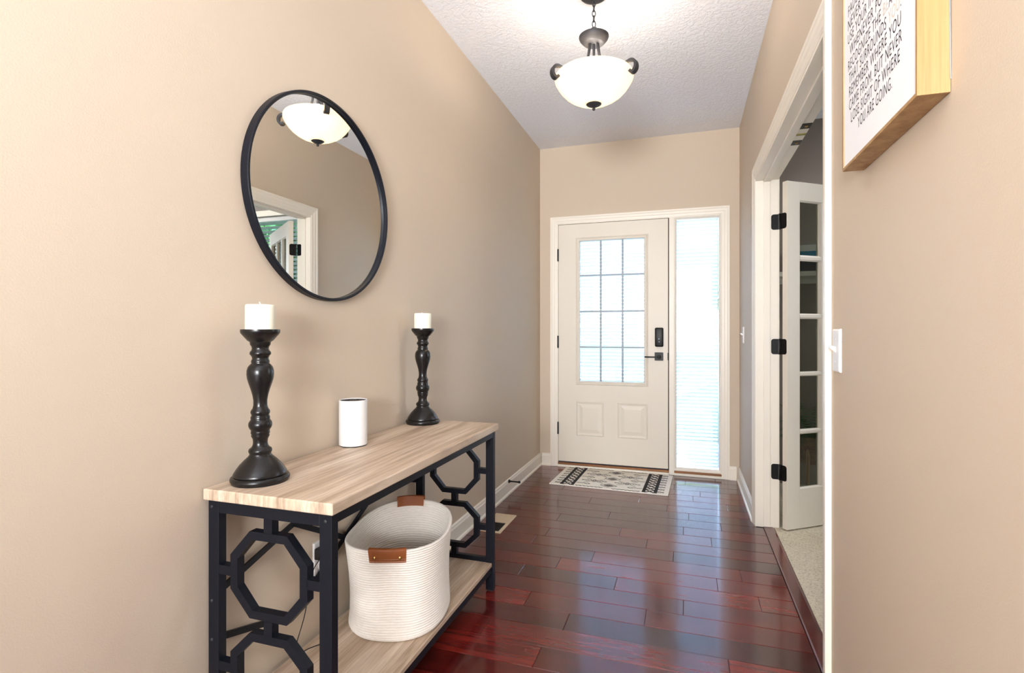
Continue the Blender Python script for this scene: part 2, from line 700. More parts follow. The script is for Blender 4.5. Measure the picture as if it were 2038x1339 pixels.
# wide planks of the living room behind, past the ones a viewer could pick apart
b = MB()
yy = YBK
while yy < Y0 - 18 * PW - 0.02:
    y1 = min(yy + PW, Y0 - 18 * PW)
    b.box(XL, XE, yy + .0005, y1 - .0005, -0.010, 0.0)
    yy += PW
b.box(XR, XE, Y0 - 18 * PW, 0.30, -0.010, 0.0)
o = b.obj('floor_boards', M['plank'], fl)
o['kind'] = 'stuff'
# reducer strip between hardwood and carpet
b = MB()
b.prism([(0.438, YN, -0.009), (0.438, YN, 0.0035), (0.444, YN, 0.005), (0.486, YN, 0.005), (0.497, YN, 0.001), (0.497, YN, -0.009)], (0, YF - YN, 0))
b.obj('reducer_strip', M['plank'], fl)

cp = MB().box(0.497, XE, 0.42, YB, -0.06, 0.004).obj('floor', M['carpet'])
struct(cp, 'beige cut pile carpet in the study')


# ------------------------------------------------------------------ baseboards
def baseboard(name, p, q, nrm):
    prof = [(0.0, 0), (0.0, 0.021), (0.010, 0.020), (0.017, 0.0125), (0.082, 0.0125), (0.090, 0.009), (0.098, 0.008), (0.105, 0.004), (0.105, 0)]
    b = MB()
    P, Q, nv = Vector(p), Vector(q), Vector(nrm)
    d = Q - P
    b.prism([P + nv * o + Vector((0, 0, h)) for h, o in prof], d)
    return struct(b.obj(name, M['trim']))


baseboard('baseboard_left', (XL, -5.38, 0), (XL, YB, 0), (1, 0, 0))
baseboard('baseboard_front', (XL + 0.0215, YB, 0), (-1.1085, YB, 0), (0, -1, 0))
baseboard('baseboard_front', (0.3285, YB, 0), (XR - 0.0215, YB, 0), (0, -1, 0))
baseboard('baseboard_right', (XR, YB, 0), (XR, 3.517, 0), (-1, 0, 0))
baseboard('baseboard_right', (XR, 1.735, 0), (XR, 0.30, 0), (-1, 0, 0))

# ------------------------------------------------------------------ casings
CAS = [(0, 0), (0, 0.0165), (0.012, 0.0165), (0.018, 0.0135), (0.034, 0.0125), (0.040, 0.0100), (0.056, 0.0085), (0.060, 0.0062), (0.064, 0.0055), (0.064, 0)]


def casing(path, nrm, prof=CAS, flip=False):
    b = MB()
    pr = [(-a if flip else a, o) for a, o in prof]
    molding(b, path, pr, nrm)
    return b


t1 = casing([(-1.1078, YB, 0.0), (-1.1078, YB, 2.1393), (0.3281, YB, 2.1393), (0.3281, YB, 0.0)], (0, -1, 0), flip=True)
# make sure the profile grows inwards
trim1 = struct(t1.obj('trim_1', M['trim']), 'white casing around the entry door and sidelight')

t2 = casing([(XR, 3.516, 0.0), (XR, 3.516, 2.128), (XR, 1.738, 2.128), (XR, 1.738, 0.0)], (-1, 0, 0),
            prof=[(a * 1.1, o) for a, o in CAS], flip=True)
trim2 = struct(t2.obj('trim_2', M['trim']), 'white cased opening to the study')
b = MB()
b.box(XR - 0.004, XS + 0.0005, YF, YF + 0.017, 0, 2.045)
b.box(XR - 0.004, XS + 0.0005, YN - 0.017, YN, 0, 2.045)
b.box(XR - 0.004, XS + 0.0005, YN - 0.017, YF + 0.017, 2.045, 2.062)
b.obj('jamb', M['trim'], trim2)
b = MB()
for (y0, y1) in ((YF - 0.011, YF), (YN, YN + 0.011)):
    b.box(0.438, 0.474, y0, y1, 0.006, 2.045, bev=0.002)
b.box(0.438, 0.474, YN, YF, 2.034, 2.045, bev=0.002)
b.obj('door_stop', M['trim'], trim2)
t3 = MB()
molding(t3, [(XS, YF + 0.075, 0.004), (XS, YF + 0.075, 2.128), (XS, YN - 0.075, 2.128), (XS, YN - 0.075, 0.004)], [(a * 1.1, o) for a, o in CAS], (1, 0, 0))
t3.obj('study_casing', M['trim'], trim2)
# roller catches and brass strip under the head jamb
for (yy, nm, mt, w) in ((2.585, 'catch_plate', 'black_hw', 0.030), (2.80, 'catch_plate', 'black_hw', 0.030), (2.69, 'brass_strip', 'catch_brass', 0.010)):
    b = MB().box(0.478, 0.5175, yy - w, yy + w, 2.0425, 2.0452, bev=0.0008)
    o = b.obj(nm, M[mt], trim2)
    if nm == 'catch_plate':
        MB().lathe([(0, -0.004), (0.005, -0.003), (0.007, 0.0)], 12, (0.499, yy, 2.0425)).obj('screw', M['brass'], o, True)
for z in (1.796, 1.066, 0.333):
    b = MB().prism([(x, YF - 0.0022, z + q) for x, q in plate_outline(0.5180, 0.4795)], (0, 0.0027, 0))
    b.obj('hinge_leaf', M['black_hw'], trim2)

# ------------------------------------------------------------------ entry door
d1 = root('door_1', (0, 0, 0), label='off white entry door with a twelve pane lite')
SX = (-1.0399, -0.1331)
SZ = (0.0459, 2.0722)
GX = (-0.854, -0.3205)
GZ = (0.7275, 1.9225)
ya, yb_ = YB + 0.001, YB + 0.046
b = MB()
b.box(SX[0], GX[0] - 0.01, ya, yb_, SZ[0], SZ[1])
b.box(GX[1] + 0.01, SX[1], ya, yb_, SZ[0], SZ[1])
b.box(GX[0] - 0.01, GX[1] + 0.01, ya, yb_, SZ[0], GZ[0] - 0.01)
b.box(GX[0] - 0.01, GX[1] + 0.01, ya, yb_, GZ[1] + 0.01, SZ[1])
b.obj('slab', M['door'], d1)
b = MB()
b.rects(-0.8865, -0.2905, 0.7052, 1.9606 - 0.004, [(0, 0), (0.002, 0.007), (0.008, 0.010), (0.014, 0.006), (0.024, 0.0085), (0.030, 0.006), (0.0325, -0.004), (0.0325, -0.018)], ya, hole=True)
b.obj('lite_frame', M['door'], d1)
for (x0, x1, z0, z1) in ((-0.8826, -0.6493, 0.2730, 0.5644), (-0.5348, -0.2933, 0.2730, 0.5644)):
    b = MB()
    b.rects(x0, x1, z0, z1, [(0, 0), (0.002, 0.0035), (0.007, 0.0055), (0.014, 0.002), (0.020, 0.0005), (0.026, 0.0005), (0.050, 0.0055), (0.054, 0.0062)], ya)
    b.obj('panel', M['door'], d1)
mx = (-0.678, -0.4965)
mz = (1.6328, 1.3265, 1.0245)
for x in mx:
    MB().box(x - 0.0078, x + 0.0078, YB + 0.012, YB + 0.017, GZ[0], GZ[1]).obj('muntin', M['grid'], d1)
for z in mz:
    MB().box(GX[0], GX[1], YB + 0.0125, YB + 0.0175, z - 0.0065, z + 0.0065).obj('muntin', M['grid'], d1)
xs = [GX[0], mx[0], mx[1], GX[1]]
zs = [GZ[1], mz[0], mz[1], mz[2], GZ[0]]
for i in range(3):
    for j in range(4):
        MB().box(xs[i], xs[i + 1], YB + 0.018, YB + 0.021, zs[j + 1], zs[j]).obj('pane', M['glass'], d1)
# blind sealed behind the glass
PITCH = 0.0295
slat_w = 0.0325


def slat_mesh(L, w, tilt, th=0.0009, mat='slat'):
    b = MB()
    n = 4
    top, bot = [], []
    for i in range(n + 1):
        s = (i / n - 0.5)
        yy = s * w
        zz = 0.0022 * (1 - (2 * s) ** 2)
        top.append((yy, zz + th))
        bot.append((yy, zz))
    ring = top + bot[::-1]
    c, sn = math.cos(tilt), math.sin(tilt)
    pts = [(0, y * c - z * sn, y * sn + z * c) for y, z in ring]
    # build as strips
    a = [b.bm.verts.new((0, p[1], p[2])) for p in pts]
    e = [b.bm.verts.new((L, p[1], p[2])) for p in pts]
    m = len(pts)
    for i in range(m):
        j = (i + 1) % m
        b.bm.faces.new((a[i], a[j], e[j], e[i]))
    b.bm.faces.new(a)
    b.bm.faces.new(list(reversed(e)))
    return b.mesh('slat', M[mat], True)


TILT = math.radians(-50)
sm = slat_mesh(GX[1] - GX[0] + 0.012, slat_w, TILT)
z = GZ[1] - 0.006
while z > GZ[0]:
    inst('slat', sm, d1, (GX[0] - 0.006, YB + 0.040, z))
    z -= PITCH
b = MB()
for x in (GX[0] + 0.07, GX[1] - 0.07):
    b.box(x - 0.0008, x + 0.0008, YB + 0.0215, YB + 0.023, GZ[0], GZ[1])
b.obj('ladder_cord', M['white_plastic'], d1)
# hardware
for z in (1.8138, 1.069, 0.3285):
    b = MB().lathe([(0, -0.054), (0.0055, -0.052), (0.0065, -0.049), (0.0065, 0.049), (0.0055, 0.052), (0, 0.054)], 12, (-1.0425, YB - 0.005, z))
    b.box(-1.0475, -1.0375, YB - 0.001, YB + 0.003, z - 0.05, z + 0.05)
    b.obj('hinge', M['black_hw'], d1, True)
lk = MB().box(-0.2356, -0.1690, ya - 0.026, ya, 1.033, 1.188, bev=0.010, seg=3).obj('keypad_lock', M['black_hw'], d1, True, label='black keypad deadbolt')
b = MB()
b.box(-0.208, -0.199, ya - 0.0268, ya - 0.0255, 1.092, 1.101)
b.box(-0.206, -0.197, ya - 0.0268, ya - 0.0255, 1.070, 1.077)
b.obj('status_mark', flat('pale_blue_mark', rgb(120, 148, 162), 0.4), lk)
lv = MB().box(-0.2376, -0.1706, ya - 0.009, ya, 0.9205, 0.9875, bev=0.002).obj('lever_plate', M['black_hw'], d1)
b = MB()
b.lathe([(0.016, 0), (0.016, 0.030), (0.012, 0.036), (0, 0.036)], 20)
b.xf(Matrix.Translation((-0.2035, ya - 0.008, 0.951)) @ Matrix.Rotation(PI / 2, 4, 'X'))
b.box(-0.315, -0.192, ya - 0.052, ya - 0.039, 0.945, 0.956, bev=0.003)
b.obj('lever', M['black_hw'], lv, True)
MB().box(SX[1] - 0.004, SX[1] + 0.006, ya - 0.004, ya + 0.012, 0.925, 0.985, bev=0.002).obj('latch_plate', M['black_hw'], d1)
MB().box(SX[0], SX[1], YB + 0.002, YB + 0.046, 0.0355, 0.0455).obj('door_sweep', M['dark_sweep'], d1)
# frame: jambs, head, mullion post, threshold
b = MB()
b.box(DX0, -1.0425, YB - 0.001, YB + 0.15, 0.0, DZ1)
b.box(DX0, DX1, YB - 0.001, YB + 0.15, 2.0755, DZ1)
b.box(-0.1255, -0.0850, YB - 0.004, YB + 0.15, 0.0, 2.0755, bev=0.002)
b.box(DX1 - 0.022, DX1, YB - 0.001, YB + 0.15, 0.0, 2.0755)
b.box(-1.0425, -1.026, YB + 0.047, YB + 0.15, 0.036, 2.0755)
b.box(-0.147, -0.1255, YB + 0.047, YB + 0.15, 0.036, 2.0755)
b.box(-1.0425, -0.1255, YB + 0.047, YB + 0.15, 2.058, 2.0755)
b.obj('door_frame', M['trim'], d1)
MB().box(-0.1325, -0.1258, YB + 0.020, YB + 0.0465, 0.036, 2.0755).obj('gap_strip', M['dark_sweep'], d1)  # dark strip set in the gap beside the slab
MB().box(-1.0425, -0.1255, YB - 0.012, YB + 0.15, 0.020, 0.0350, bev=0.003).obj('threshold', M['sill_wood'], d1)
MB().box(-1.0425, -0.1255, YB - 0.024, YB + 0.15, 0.0005, 0.0195, bev=0.003).obj('threshold_cap', M['trim'], d1)

# ------------------------------------------------------------------ sidelight
w1 = root('window_1', label='tall sidelight window beside the entry door with white blinds')
LX = (-0.0758, 0.2496)
LZ = (0.0635, 2.0545)
b = MB()
b.rects(-0.0850, DX1 - 0.022, 0.046, 2.0755, [(0, -0.01), (0.0, 0.004), (0.004, 0.005), (0.009, 0.0), (0.0125, -0.004), (0.0175, -0.010), (0.0175, -0.03)], YB + 0.006, hole=True)
b.obj('window_frame', M['trim'], w1)
MB().box(LX[0] - 0.004, LX[1] + 0.004, YB + 0.018, YB + 0.021, LZ[0] - 0.004, LZ[1] + 0.004).obj('pane', M['glass'], w1)
b = MB()
b.box(-0.0855, DX1 - 0.02, YB - 0.010, YB + 0.15, 0.020, 0.036, bev=0.002)
b.obj('sill', M['sill_wood'], w1)
b = MB()
b.box(-0.0855, DX1 - 0.02, YB - 0.016, YB + 0.15, 0.0005, 0.0198, bev=0.002)
b.box(-0.0855, DX1 - 0.02, YB + 0.0, YB + 0.15, 0.0362, 0.050, bev=0.002)
b.obj('sill_cap', M['trim'], w1)
sm = slat_mesh(LX[1] - LX[0] - 0.006, slat_w, TILT)
z = LZ[1] - 0.014
while z > LZ[0] + 0.01:
    inst('slat', sm, w1, (LX[0] + 0.003, YB + 0.040, z))
    z -= PITCH
b = MB()
for x in (LX[0] + 0.05, LX[1] - 0.05):
    b.box(x - 0.0008, x + 0.0008, YB + 0.0215, YB + 0.023, LZ[0], LZ[1])
b.obj('ladder_cord', M['white_plastic'], w1)

# ------------------------------------------------------------------ study window
w2 = root('window_2', label='study window with open horizontal blinds')
b = MB()
molding(b, [(SX0, YB, SZ0), (SX1, YB, SZ0), (SX1, YB, SZ1), (SX0, YB, SZ1), (SX0, YB, SZ0 + 0.001)], [(-0.06, 0), (-0.06, 0.012), (0.0, 0.016), (0.0, 0)], (0, -1, 0))
b.obj('window_trim', M['trim'], w2)
b = MB()
for x in (SX0, (SX0 + SX1) / 2 - 0.02, SX1 - 0.04):
    b.box(x, x + 0.04, YB + 0.07, YB + 0.12, SZ0, SZ1)
for z in (SZ0, (SZ0 + SZ1) / 2 - 0.02, SZ1 - 0.04):
    b.box(SX0, SX1, YB + 0.07, YB + 0.12, z, z + 0.04)
b.obj('sash', M['trim'], w2)
for i in range(2):
    for j in range(2):
        xa = SX0 + i * (SX1 - SX0) / 2 + (0.04 if i == 0 else 0.02)
        xb = xa + (SX1 - SX0) / 2 - 0.06
        za = SZ0 + j * (SZ1 - SZ0) / 2 + (0.04 if j == 0 else 0.02)
        zb = za + (SZ1 - SZ0) / 2 - 0.06
        MB().box(xa, xb, YB + 0.093, YB + 0.097, za, zb).obj('pane', M['glass'], w2)
sm2 = slat_mesh(SX1 - SX0 - 0.02, 0.048, math.radians(-24), mat='study_slat')
z = SZ1 - 0.07
while z > SZ0 + 0.04:
    inst('slat', sm2, w2, (SX0 + 0.01, YB + 0.035, z))
    z -= 0.043
MB().box(SX0 + 0.006, SX1 - 0.006, YB + 0.008, YB + 0.06, SZ1 - 0.05, SZ1 - 0.002).obj('headrail', M['white_plastic'], w2)
b = MB()
for x in (SX0 + 0.25, SX0 + 0.85, SX1 - 0.25):
    b.box(x - 0.001, x + 0.001, YB + 0.008, YB + 0.010, SZ0 + 0.03, SZ1 - 0.05)
b.obj('ladder_cord', M['white_plastic'], w2)

# ------------------------------------------------------------------ study french door
dang = math.radians(37)
d2 = root('door_2', (0.5566, 3.3886, 0.012), dang, 'open white french door with fifteen glass panes')
DW, DH, DT = 0.760, 2.010, 0.035
cols = [0.102, 0.307, 0.512]
pw = 0.145
rows = [(1.896 - 0.309, 1.896), (1.553 - 0.306, 1.553), (1.216 - 0.308, 1.216), (0.882 - 0.309, 0.882), (0.235, 0.545)]
b = MB()
b.box(0, 0.094, 0, DT, 0, DH, bev=0.002)
b.box(DW - 0.094, DW, 0, DT, 0, DH, bev=0.002)
b.box(0.094, DW - 0.094, 0.0005, DT - 0.0005, 0, 0.228)
b.box(0.094, DW - 0.094, 0.0005, DT - 0.0005, 1.904, DH)
b.obj('leaf_frame', M['door'], d2)
b = MB()
for s in (-1, 1):
    pass
b.rects(0.094, DW - 0.094, 0.228, 1.904, [(0, 0), (0.003, -0.004), (0.008, -0.010), (0.008, -0.017)], 0.0, hole=True)
b.rects(0.094, DW - 0.094, 0.228, 1.904, [(0, 0), (0.003, -0.004), (0.008, -0.010), (0.008, -0.017)], DT, hole=True, sgn=1)
b.obj('glazing_bead', M['door'], d2)
for k in range(4):
    z0, z1 = rows[k + 1][1], rows[k][0]
    m = MB()
    zc, hh = (z0 + z1) / 2, (z1 - z0) / 2
    m.prism([(0.096, 0.0175, zc - hh), (0.096, 0.009, zc - hh), (0.096, 0.003, zc - hh * 0.45), (0.096, 0.003, zc + hh * 0.45), (0.096, 0.009, zc + hh), (0.096, 0.0175, zc + hh),
             (0.096, 0.026, zc + hh), (0.096, 0.032, zc + hh * 0.45), (0.096, 0.032, zc - hh * 0.45), (0.096, 0.026, zc - hh)], (DW - 0.192, 0, 0))
    m.obj('muntin', M['door'], d2)
for k in range(2):
    x0, x1 = cols[k] + pw, cols[k + 1]
    xc, hh = (x0 + x1) / 2, (x1 - x0) / 2
    m = MB()
    m.prism([(xc - hh, 0.0175, 0.230), (xc - hh, 0.009, 0.230), (xc - hh * .45, 0.003, 0.230), (xc + hh * .45, 0.003, 0.230), (xc + hh, 0.009, 0.230), (xc + hh, 0.0175, 0.230),
             (xc + hh, 0.026, 0.230), (xc + hh * .45, 0.032, 0.230), (xc - hh * .45, 0.032, 0.230), (xc - hh, 0.026, 0.230)], (0, 0, 1.672))
    m.obj('muntin', M['door'], d2)
for cx in cols:
    for (z0, z1) in rows:
        MB().box(cx, cx + pw, 0.016, 0.019, z0, z1).obj('pane', M['shade_tint_glass'], d2)
for z in (1.796, 1.066, 0.333):
    zz = z - 0.012
    b = MB().prism([(-0.0022, y, zz + q) for y, q in plate_outline(0.0348, 0.005)], (0.0027, 0, 0))
    # knuckle near the jamb corner
    kn = Vector((0.5235, 3.4290, 0)) - Vector((0.5566, 3.3886, 0))
    ex, ey = Vector((math.cos(dang), math.sin(dang), 0)), Vector((-math.sin(dang), math.cos(dang), 0))
    kx, ky = kn.dot(ex), kn.dot(ey)
    b.lathe([(0, -0.047), (0.005, -0.046), (0.006, -0.044), (0.006, 0.044), (0.005, 0.046), (0, 0.047)], 12, (kx, ky, zz))
    b.prism([(-0.0015, 0.030, zz - 0.045), (0.0, 0.0345, zz - 0.045), (kx, ky + 0.003, zz - 0.045), (kx, ky - 0.002, zz - 0.045)], (0, 0, 0.09))
    b.obj('hinge', M['black_hw'], d2, True, 30)
MB().box(DW - 0.001, DW + 0.0015, 0.006, 0.029, 1.90, 2.0).obj('flush_bolt', M['catch_brass'], d2)

# ------------------------------------------------------------------ console table
TX, TY = -0.996, 1.657
ct = thing('console_table', 'oak topped console table with black metal frame of octagon rings against the left wall', 'table', (TX, TY, 0))


def L(x, y, z):
    return (x - TX, y - TY, z)


def lbox(b, x0, x1, y0, y1, z0, z1, bev=0.0015):
    return b.box(x0 - TX, x1 - TX, y0 - TY, y1 - TY, z0, z1, bev=bev)


TF, TBK, TN, TFAR = -0.797, -1.197, 1.066, 2.248
lbox(MB(), TBK, TF, TN, TFAR, 0.711, 0.7404, 0.003).obj('tabletop', M['oak'], ct)
lbox(MB(), -1.180, -0.815, 1.104, 2.214, 0.111, 0.126, 0.0012).obj('shelf', M['oak'], ct)
LEGX = ((-1.192, -1.157), (-0.844, -0.808))
LEGY = ((1.078, 1.103), (2.207, 2.232))
for (x0, x1) in LEGX:
    for (y0, y1) in LEGY:
        o = lbox(MB(), x0, x1, y0, y1, 0.006, 0.7105).obj('leg', M['black_metal'], ct)
        lbox(MB(), x0 + 0.004, x1 - 0.004, y0 + 0.003, y1 - 0.003, 0, 0.006, 0.001).obj('foot_pad', M['rubber'], o)
        for z in (0.692, 0.446, 0.344):
            if z < 0.6 and x0 > -1:
                continue
            yy = y0 if y0 < 1.5 else y1
            s = -1 if y0 < 1.5 else 1
            bb = MB().lathe([(0.0045, 0), (0.0040, 0.002), (0.002, 0.003), (0, 0.003)], 14)
            bb.xf(Matrix.Translation(L(x0 + 0.013 if x0 < -1 else x0 + 0.019, yy, z)) @ Matrix.Rotation(PI / 2 if s < 0 else -PI / 2, 4, 'X'))
            bb.obj('screw', M['iron'], o, True)
# long rails
for nm, (x0, x1), z0, z1 in (('top_rail', (-0.843, -0.809), 0.683, 0.7105), ('top_rail', (-1.191, -1.158), 0.683, 0.7105), ('shelf_rail', (-0.843, -0.816), 0.083, 0.1105), ('shelf_rail', (-1.191, -1.164), 0.083, 0.1105)):
    lbox(MB(), x0, x1, 1.103, 2.207, z0, z1).obj(nm, M['black_metal'], ct)
OX = -0.9995


def octa(hw, hh, cx, cz, tx, tz):
    return [(cx - tx, cz + hh), (cx + tx, cz + hh), (cx + hw, cz + tz), (cx + hw, cz - tz), (cx + tx, cz - hh), (cx - tx, cz - hh), (cx - hw, cz - tz), (cx - hw, cz + tz)]


for (y0, y1) in LEGY:
    ym, d = (y0 + y1) / 2, 0.0115
    lbox(MB(), LEGX[0][1], LEGX[1][0], y0 + 0.001, y1 - 0.001, 0.677, 0.7105).obj('end_rail', M['black_metal'], ct)
    lbox(MB(), LEGX[0][1], LEGX[1][0], y0 + 0.002, y1 - 0.002, 0.118, 0.146).obj('end_rail', M['black_metal'], ct)
    for cz, hh in ((0.530, 0.111), (0.2795, 0.1025)):
        b = MB()
        out = octa(0.120, hh, OX, cz, 0.058, 0.044)
        inn = octa(0.097, hh - 0.021, OX, cz, 0.049, 0.036)
        ys = (ym - d, ym + d)
        V = [[b.bm.verts.new(L(x, y, z)) for (x, z) in ring] for y in ys for ring in (out, inn)]
        o0, i0, o1, i1 = V
        for k in range(8):
            j = (k + 1) % 8
            b.bm.faces.new((o0[k], o0[j], i0[j], i0[k]))
            b.bm.faces.new((o1[j], o1[k], i1[k], i1[j]))
            b.bm.faces.new((o0[j], o0[k], o1[k], o1[j]))
            b.bm.faces.new((i0[k], i0[j], i1[j], i1[k]))
        ring_o = b.obj('octagon_ring', M['black_metal'], ct)
        for xa, xb in ((LEGX[0][1], OX - 0.119), (OX + 0.119, LEGX[1][0])):
            lbox(MB(), xa, xb, ym - d, ym + d, cz - 0.012, cz + 0.012, 0).obj('side_stub', M['black_metal'], ct)
    for za, zb in ((0.640, 0.678), (0.381, 0.420), (0.146, 0.178)):
        lbox(MB(), OX - 0.013, OX + 0.013, ym - d, ym + d, za, zb, 0).obj('centre_post', M['black_metal'], ct)
# crossed braces at the back
for s in (1, -1):
    b = MB()
    pts = [(1.100, 0.3965 + s * 0.062), (1.385, 0.3965 + s * 0.146), (1.657, 0.3965), (1.929, 0.3965 - s * 0.146), (2.214, 0.3965 - s * 0.062)]
    xo = -1.184 + (0.003 if s > 0 else -0.004)
    for p, q in zip(pts[:-1], pts[1:]):
        b.bar(L(xo, p[0], p[1]), L(xo, q[0], q[1]), 0.018, 0.006, (1, 0, 0))
    b.obj('back_brace', M['black_metal'], ct)
# little corner gussets under the front rail
for (yy, s) in ((1.103, 1), (2.207, -1)):
    b = MB()
    pr = [(0, 0), (0.026, 0)] + [(0.026 - 0.026 * math.sin(a), -0.030 + 0.030 * math.cos(a)) for a in (0.3, 0.6, 0.9, 1.2)] + [(0, -0.030)]
    b.prism([L(-0.826, yy + s * p, 0.683 + q) for p, q in pr], (0.003, 0, 0))
    b.obj('gusset', M['black_metal'], ct)

# ------------------------------------------------------------------ candlesticks and candles
CR = [(300, 118), (298, 127), (312, 128), (322, 125), (345, 104), (368, 82), (374, 70), (380, 67), (392, 66), (402, 58), (415, 54), (428, 58), (436, 66), (444, 69), (452, 68), (460, 60),
      (470, 54), (480, 53), (490, 58), (500, 60), (506, 57), (510, 60), (518, 70), (532, 81), (552, 87), (575, 88), (600, 85), (630, 76), (665, 63), (700, 52), (735, 45), (765, 45), (785, 50),
      (798, 60), (806, 63), (816, 62), (824, 57), (832, 58), (840, 63), (850, 62), (856, 62), (862, 68), (874, 75), (886, 77), (898, 75), (910, 69), (920, 60), (928, 61), (938, 62), (946, 57),
      (954, 60), (962, 56), (975, 49), (995, 47), (1012, 50), (1024, 57), (1034, 72), (1042, 76), (1052, 76), (1062, 70), (1070, 70), (1082, 80), (1105, 108), (1130, 134), (1155, 154), (1172, 166),
      (1182, 172), (1190, 172), (1193, 166), (1196, 180), (1202, 188), (1212, 192), (1222, 190), (1232, 183)]
prof = []
for y, hw in CR:
    z = 0.4074 - ((560 + y / 3.115) - 661.9) * 1.382e-3
    prof.append((hw * 0.0004006, max(0.0, z)))
prof = [(0, prof[0][1] - 0.003)] + prof + [(prof[-1][0], 0.0), (0, 0.0)]
cs_mesh = MB().lathe(prof, 64).mesh('candlestick', M['black_wood'], True, 60)
ztop = 0.4145
cz_ = 0.0715
cd_mesh = MB().lathe([(0, cz_ - 0.001), (0.012, cz_ - 0.0012), (0.030, cz_ - 0.0005), (0.036, cz_), (0.0378, cz_ - 0.003), (0.038, cz_ - 0.008), (0.038, 0.006), (0.037, 0.001), (0.034, 0.0), (0, 0.0)], 48).mesh('candle', M['wax'], True)
wk_mesh = MB().tube(catmull([(0, 0, cz_ - 0.003), (-0.0005, 0, cz_ + 0.003), (-0.003, -0.001, cz_ + 0.008)], 4), 0.0012, 6).mesh('wick', M['wick'], True)
wk2_mesh = MB().tube(catmull([(0, 0, cz_ - 0.003), (-0.001, 0, cz_ + 0.001), (-0.006, -0.001, cz_ + 0.003)], 4), 0.0012, 6).mesh('wick', M['wick'], True)
for (x, y, lab, lab2, wm, dz) in ((-1.1112, 1.1724, 'black turned wood candlestick at the near end of the console table', 'ivory pillar candle on the near candlestick with an upright wick', wk_mesh, 1.0),
                          (-1.1240, 2.1464, 'black turned wood candlestick beyond the white router at the far table end', 'ivory pillar candle on the far candlestick beyond the router', wk2_mesh, 1.024)):
    o = inst('candlestick', cs_mesh, None, (x, y, 0.7404), (0, 0, 0), (0.985, 0.985, dz))
    tag(o, lab, 'candlestick', 'pair of black candlesticks on the console table')
    c = inst('candle', cd_mesh, None, (x, y, 0.7404 + (prof[0][1]) * dz))
    tag(c, lab2, 'candle', 'ivory candles on the candlesticks')
    inst('wick', wm, c)

# ------------------------------------------------------------------ router
rt = thing('router', 'white cylindrical wireless router with a dark vented top on the console table', 'router', (-1.1440, 1.6487, 0.7404))
MB().lathe([(0, 0), (0.0465, 0), (0.0475, 0.001), (0.0475, 0.0035), (0, 0.0035)], 48).obj('base_ring', M['rubber'], rt, True)
MB().lathe([(0.0, 0.0036), (0.0485, 0.0036), (0.0495, 0.005), (0.0497, 0.008), (0.0497, 0.160), (0.0494, 0.1640), (0.0484, 0.1650), (0.0470, 0.1640), (0.0464, 0.1600), (0.0, 0.1600)], 64).obj('shell', M['white_plastic'], rt, True)
b = MB().lathe([(0.0, 0.1602), (0.0460, 0.1602), (0.0460, 0.1625), (0.0, 0.1625)], 48)
gr = b.obj('vent_disc', M['dark_grille'], rt)
b = MB()
for ri in range(3):
    r = 0.018 + ri * 0.0095
    n = 10 + ri * 6
    for k in range(n):
        a = 2 * PI * k / n
        b.xf(Matrix.Identity(4))
        c, s = math.cos(a), math.sin(a)
        q = [(-0.0025, -0.0011), (0.0025, -0.0011), (0.0025, 0.0011), (-0.0025, 0.0011)]
        b.prism([((r + px) * c - py * s, (r + px) * s + py * c, 0.1626) for px, py in q], (0, 0, 0.0006))
b.obj('vent_ribs', M['black_hw'], gr)
b = MB()
ang = math.atan2(-1, 0.85)
for k in range(20):
    a0, a1 = 2 * PI * k / 20, 2 * PI * (k + 1) / 20
    pts = []
    for a, r in ((a0, 0.0035), (a1, 0.0035), (a1, 0.0045), (a0, 0.0045)):
        th = ang + (0.55 * 1) + r * math.cos(a) / 0.0497
        pts.append((0.04985 * math.cos(th), 0.04985 * math.sin(th), 0.034 + r * math.sin(a)))
    b.poly(pts)
b.obj('logo_ring', M['grey_mark'], rt)

# ------------------------------------------------------------------ mirror
MY, MZ, MRY, MRZ = 1.5657, 1.6095, 0.372, 0.3515
mr = thing('wall_mirror', 'round mirror with a thin black metal frame hung on the left wall', 'mirror', (XL, MY, MZ))
b = MB()
N = 128
secs = [(1.0, 0.002), (1.0, 0.026), (0.994, 0.0285), (0.978, 0.0285), (0.972, 0.026), (0.972, 0.012), (0.985, 0.002)]
rings = []
for f, xo in secs:
    rings.append([b.bm.verts.new((xo, (MRY - (1 - f) * 0.37) * math.cos(2 * PI * k / N), (MRZ - (1 - f) * 0.37) * math.sin(2 * PI * k / N))) for k in range(N)])
for i in range(len(rings)):
    r0, r1 = rings[i], rings[(i + 1) % len(rings)]
    for k in range(N):
        j = (k + 1) % N
        b.bm.faces.new((r0[k], r0[j], r1[j], r1[k]))
b.obj('frame', M['black_metal'], mr, True, 35)
b = MB()
f = b.bm.faces.new([b.bm.verts.new((0.014, (MRY - 0.0095) * math.cos(2 * PI * k / N), (MRZ - 0.0095) * math.sin(2 * PI * k / N))) for k in range(N)])
ex = bmesh.ops.extrude_face_region(b.bm, geom=[f])
for v in [e for e in ex['geom'] if isinstance(e, bmesh.types.BMVert)]:
    v.co.x = 0.009
b.obj('mirror_glass', M['mirror'], mr)

# ------------------------------------------------------------------ basket on the shelf
BX, BY = -0.990, 1.722
bk = thing('rope_basket', 'cream cotton rope basket with tan leather handles on the lower shelf', 'basket', (BX, BY, 0.126))
BH = 0.318
AX = math.radians(103)    # long axis direction in plan


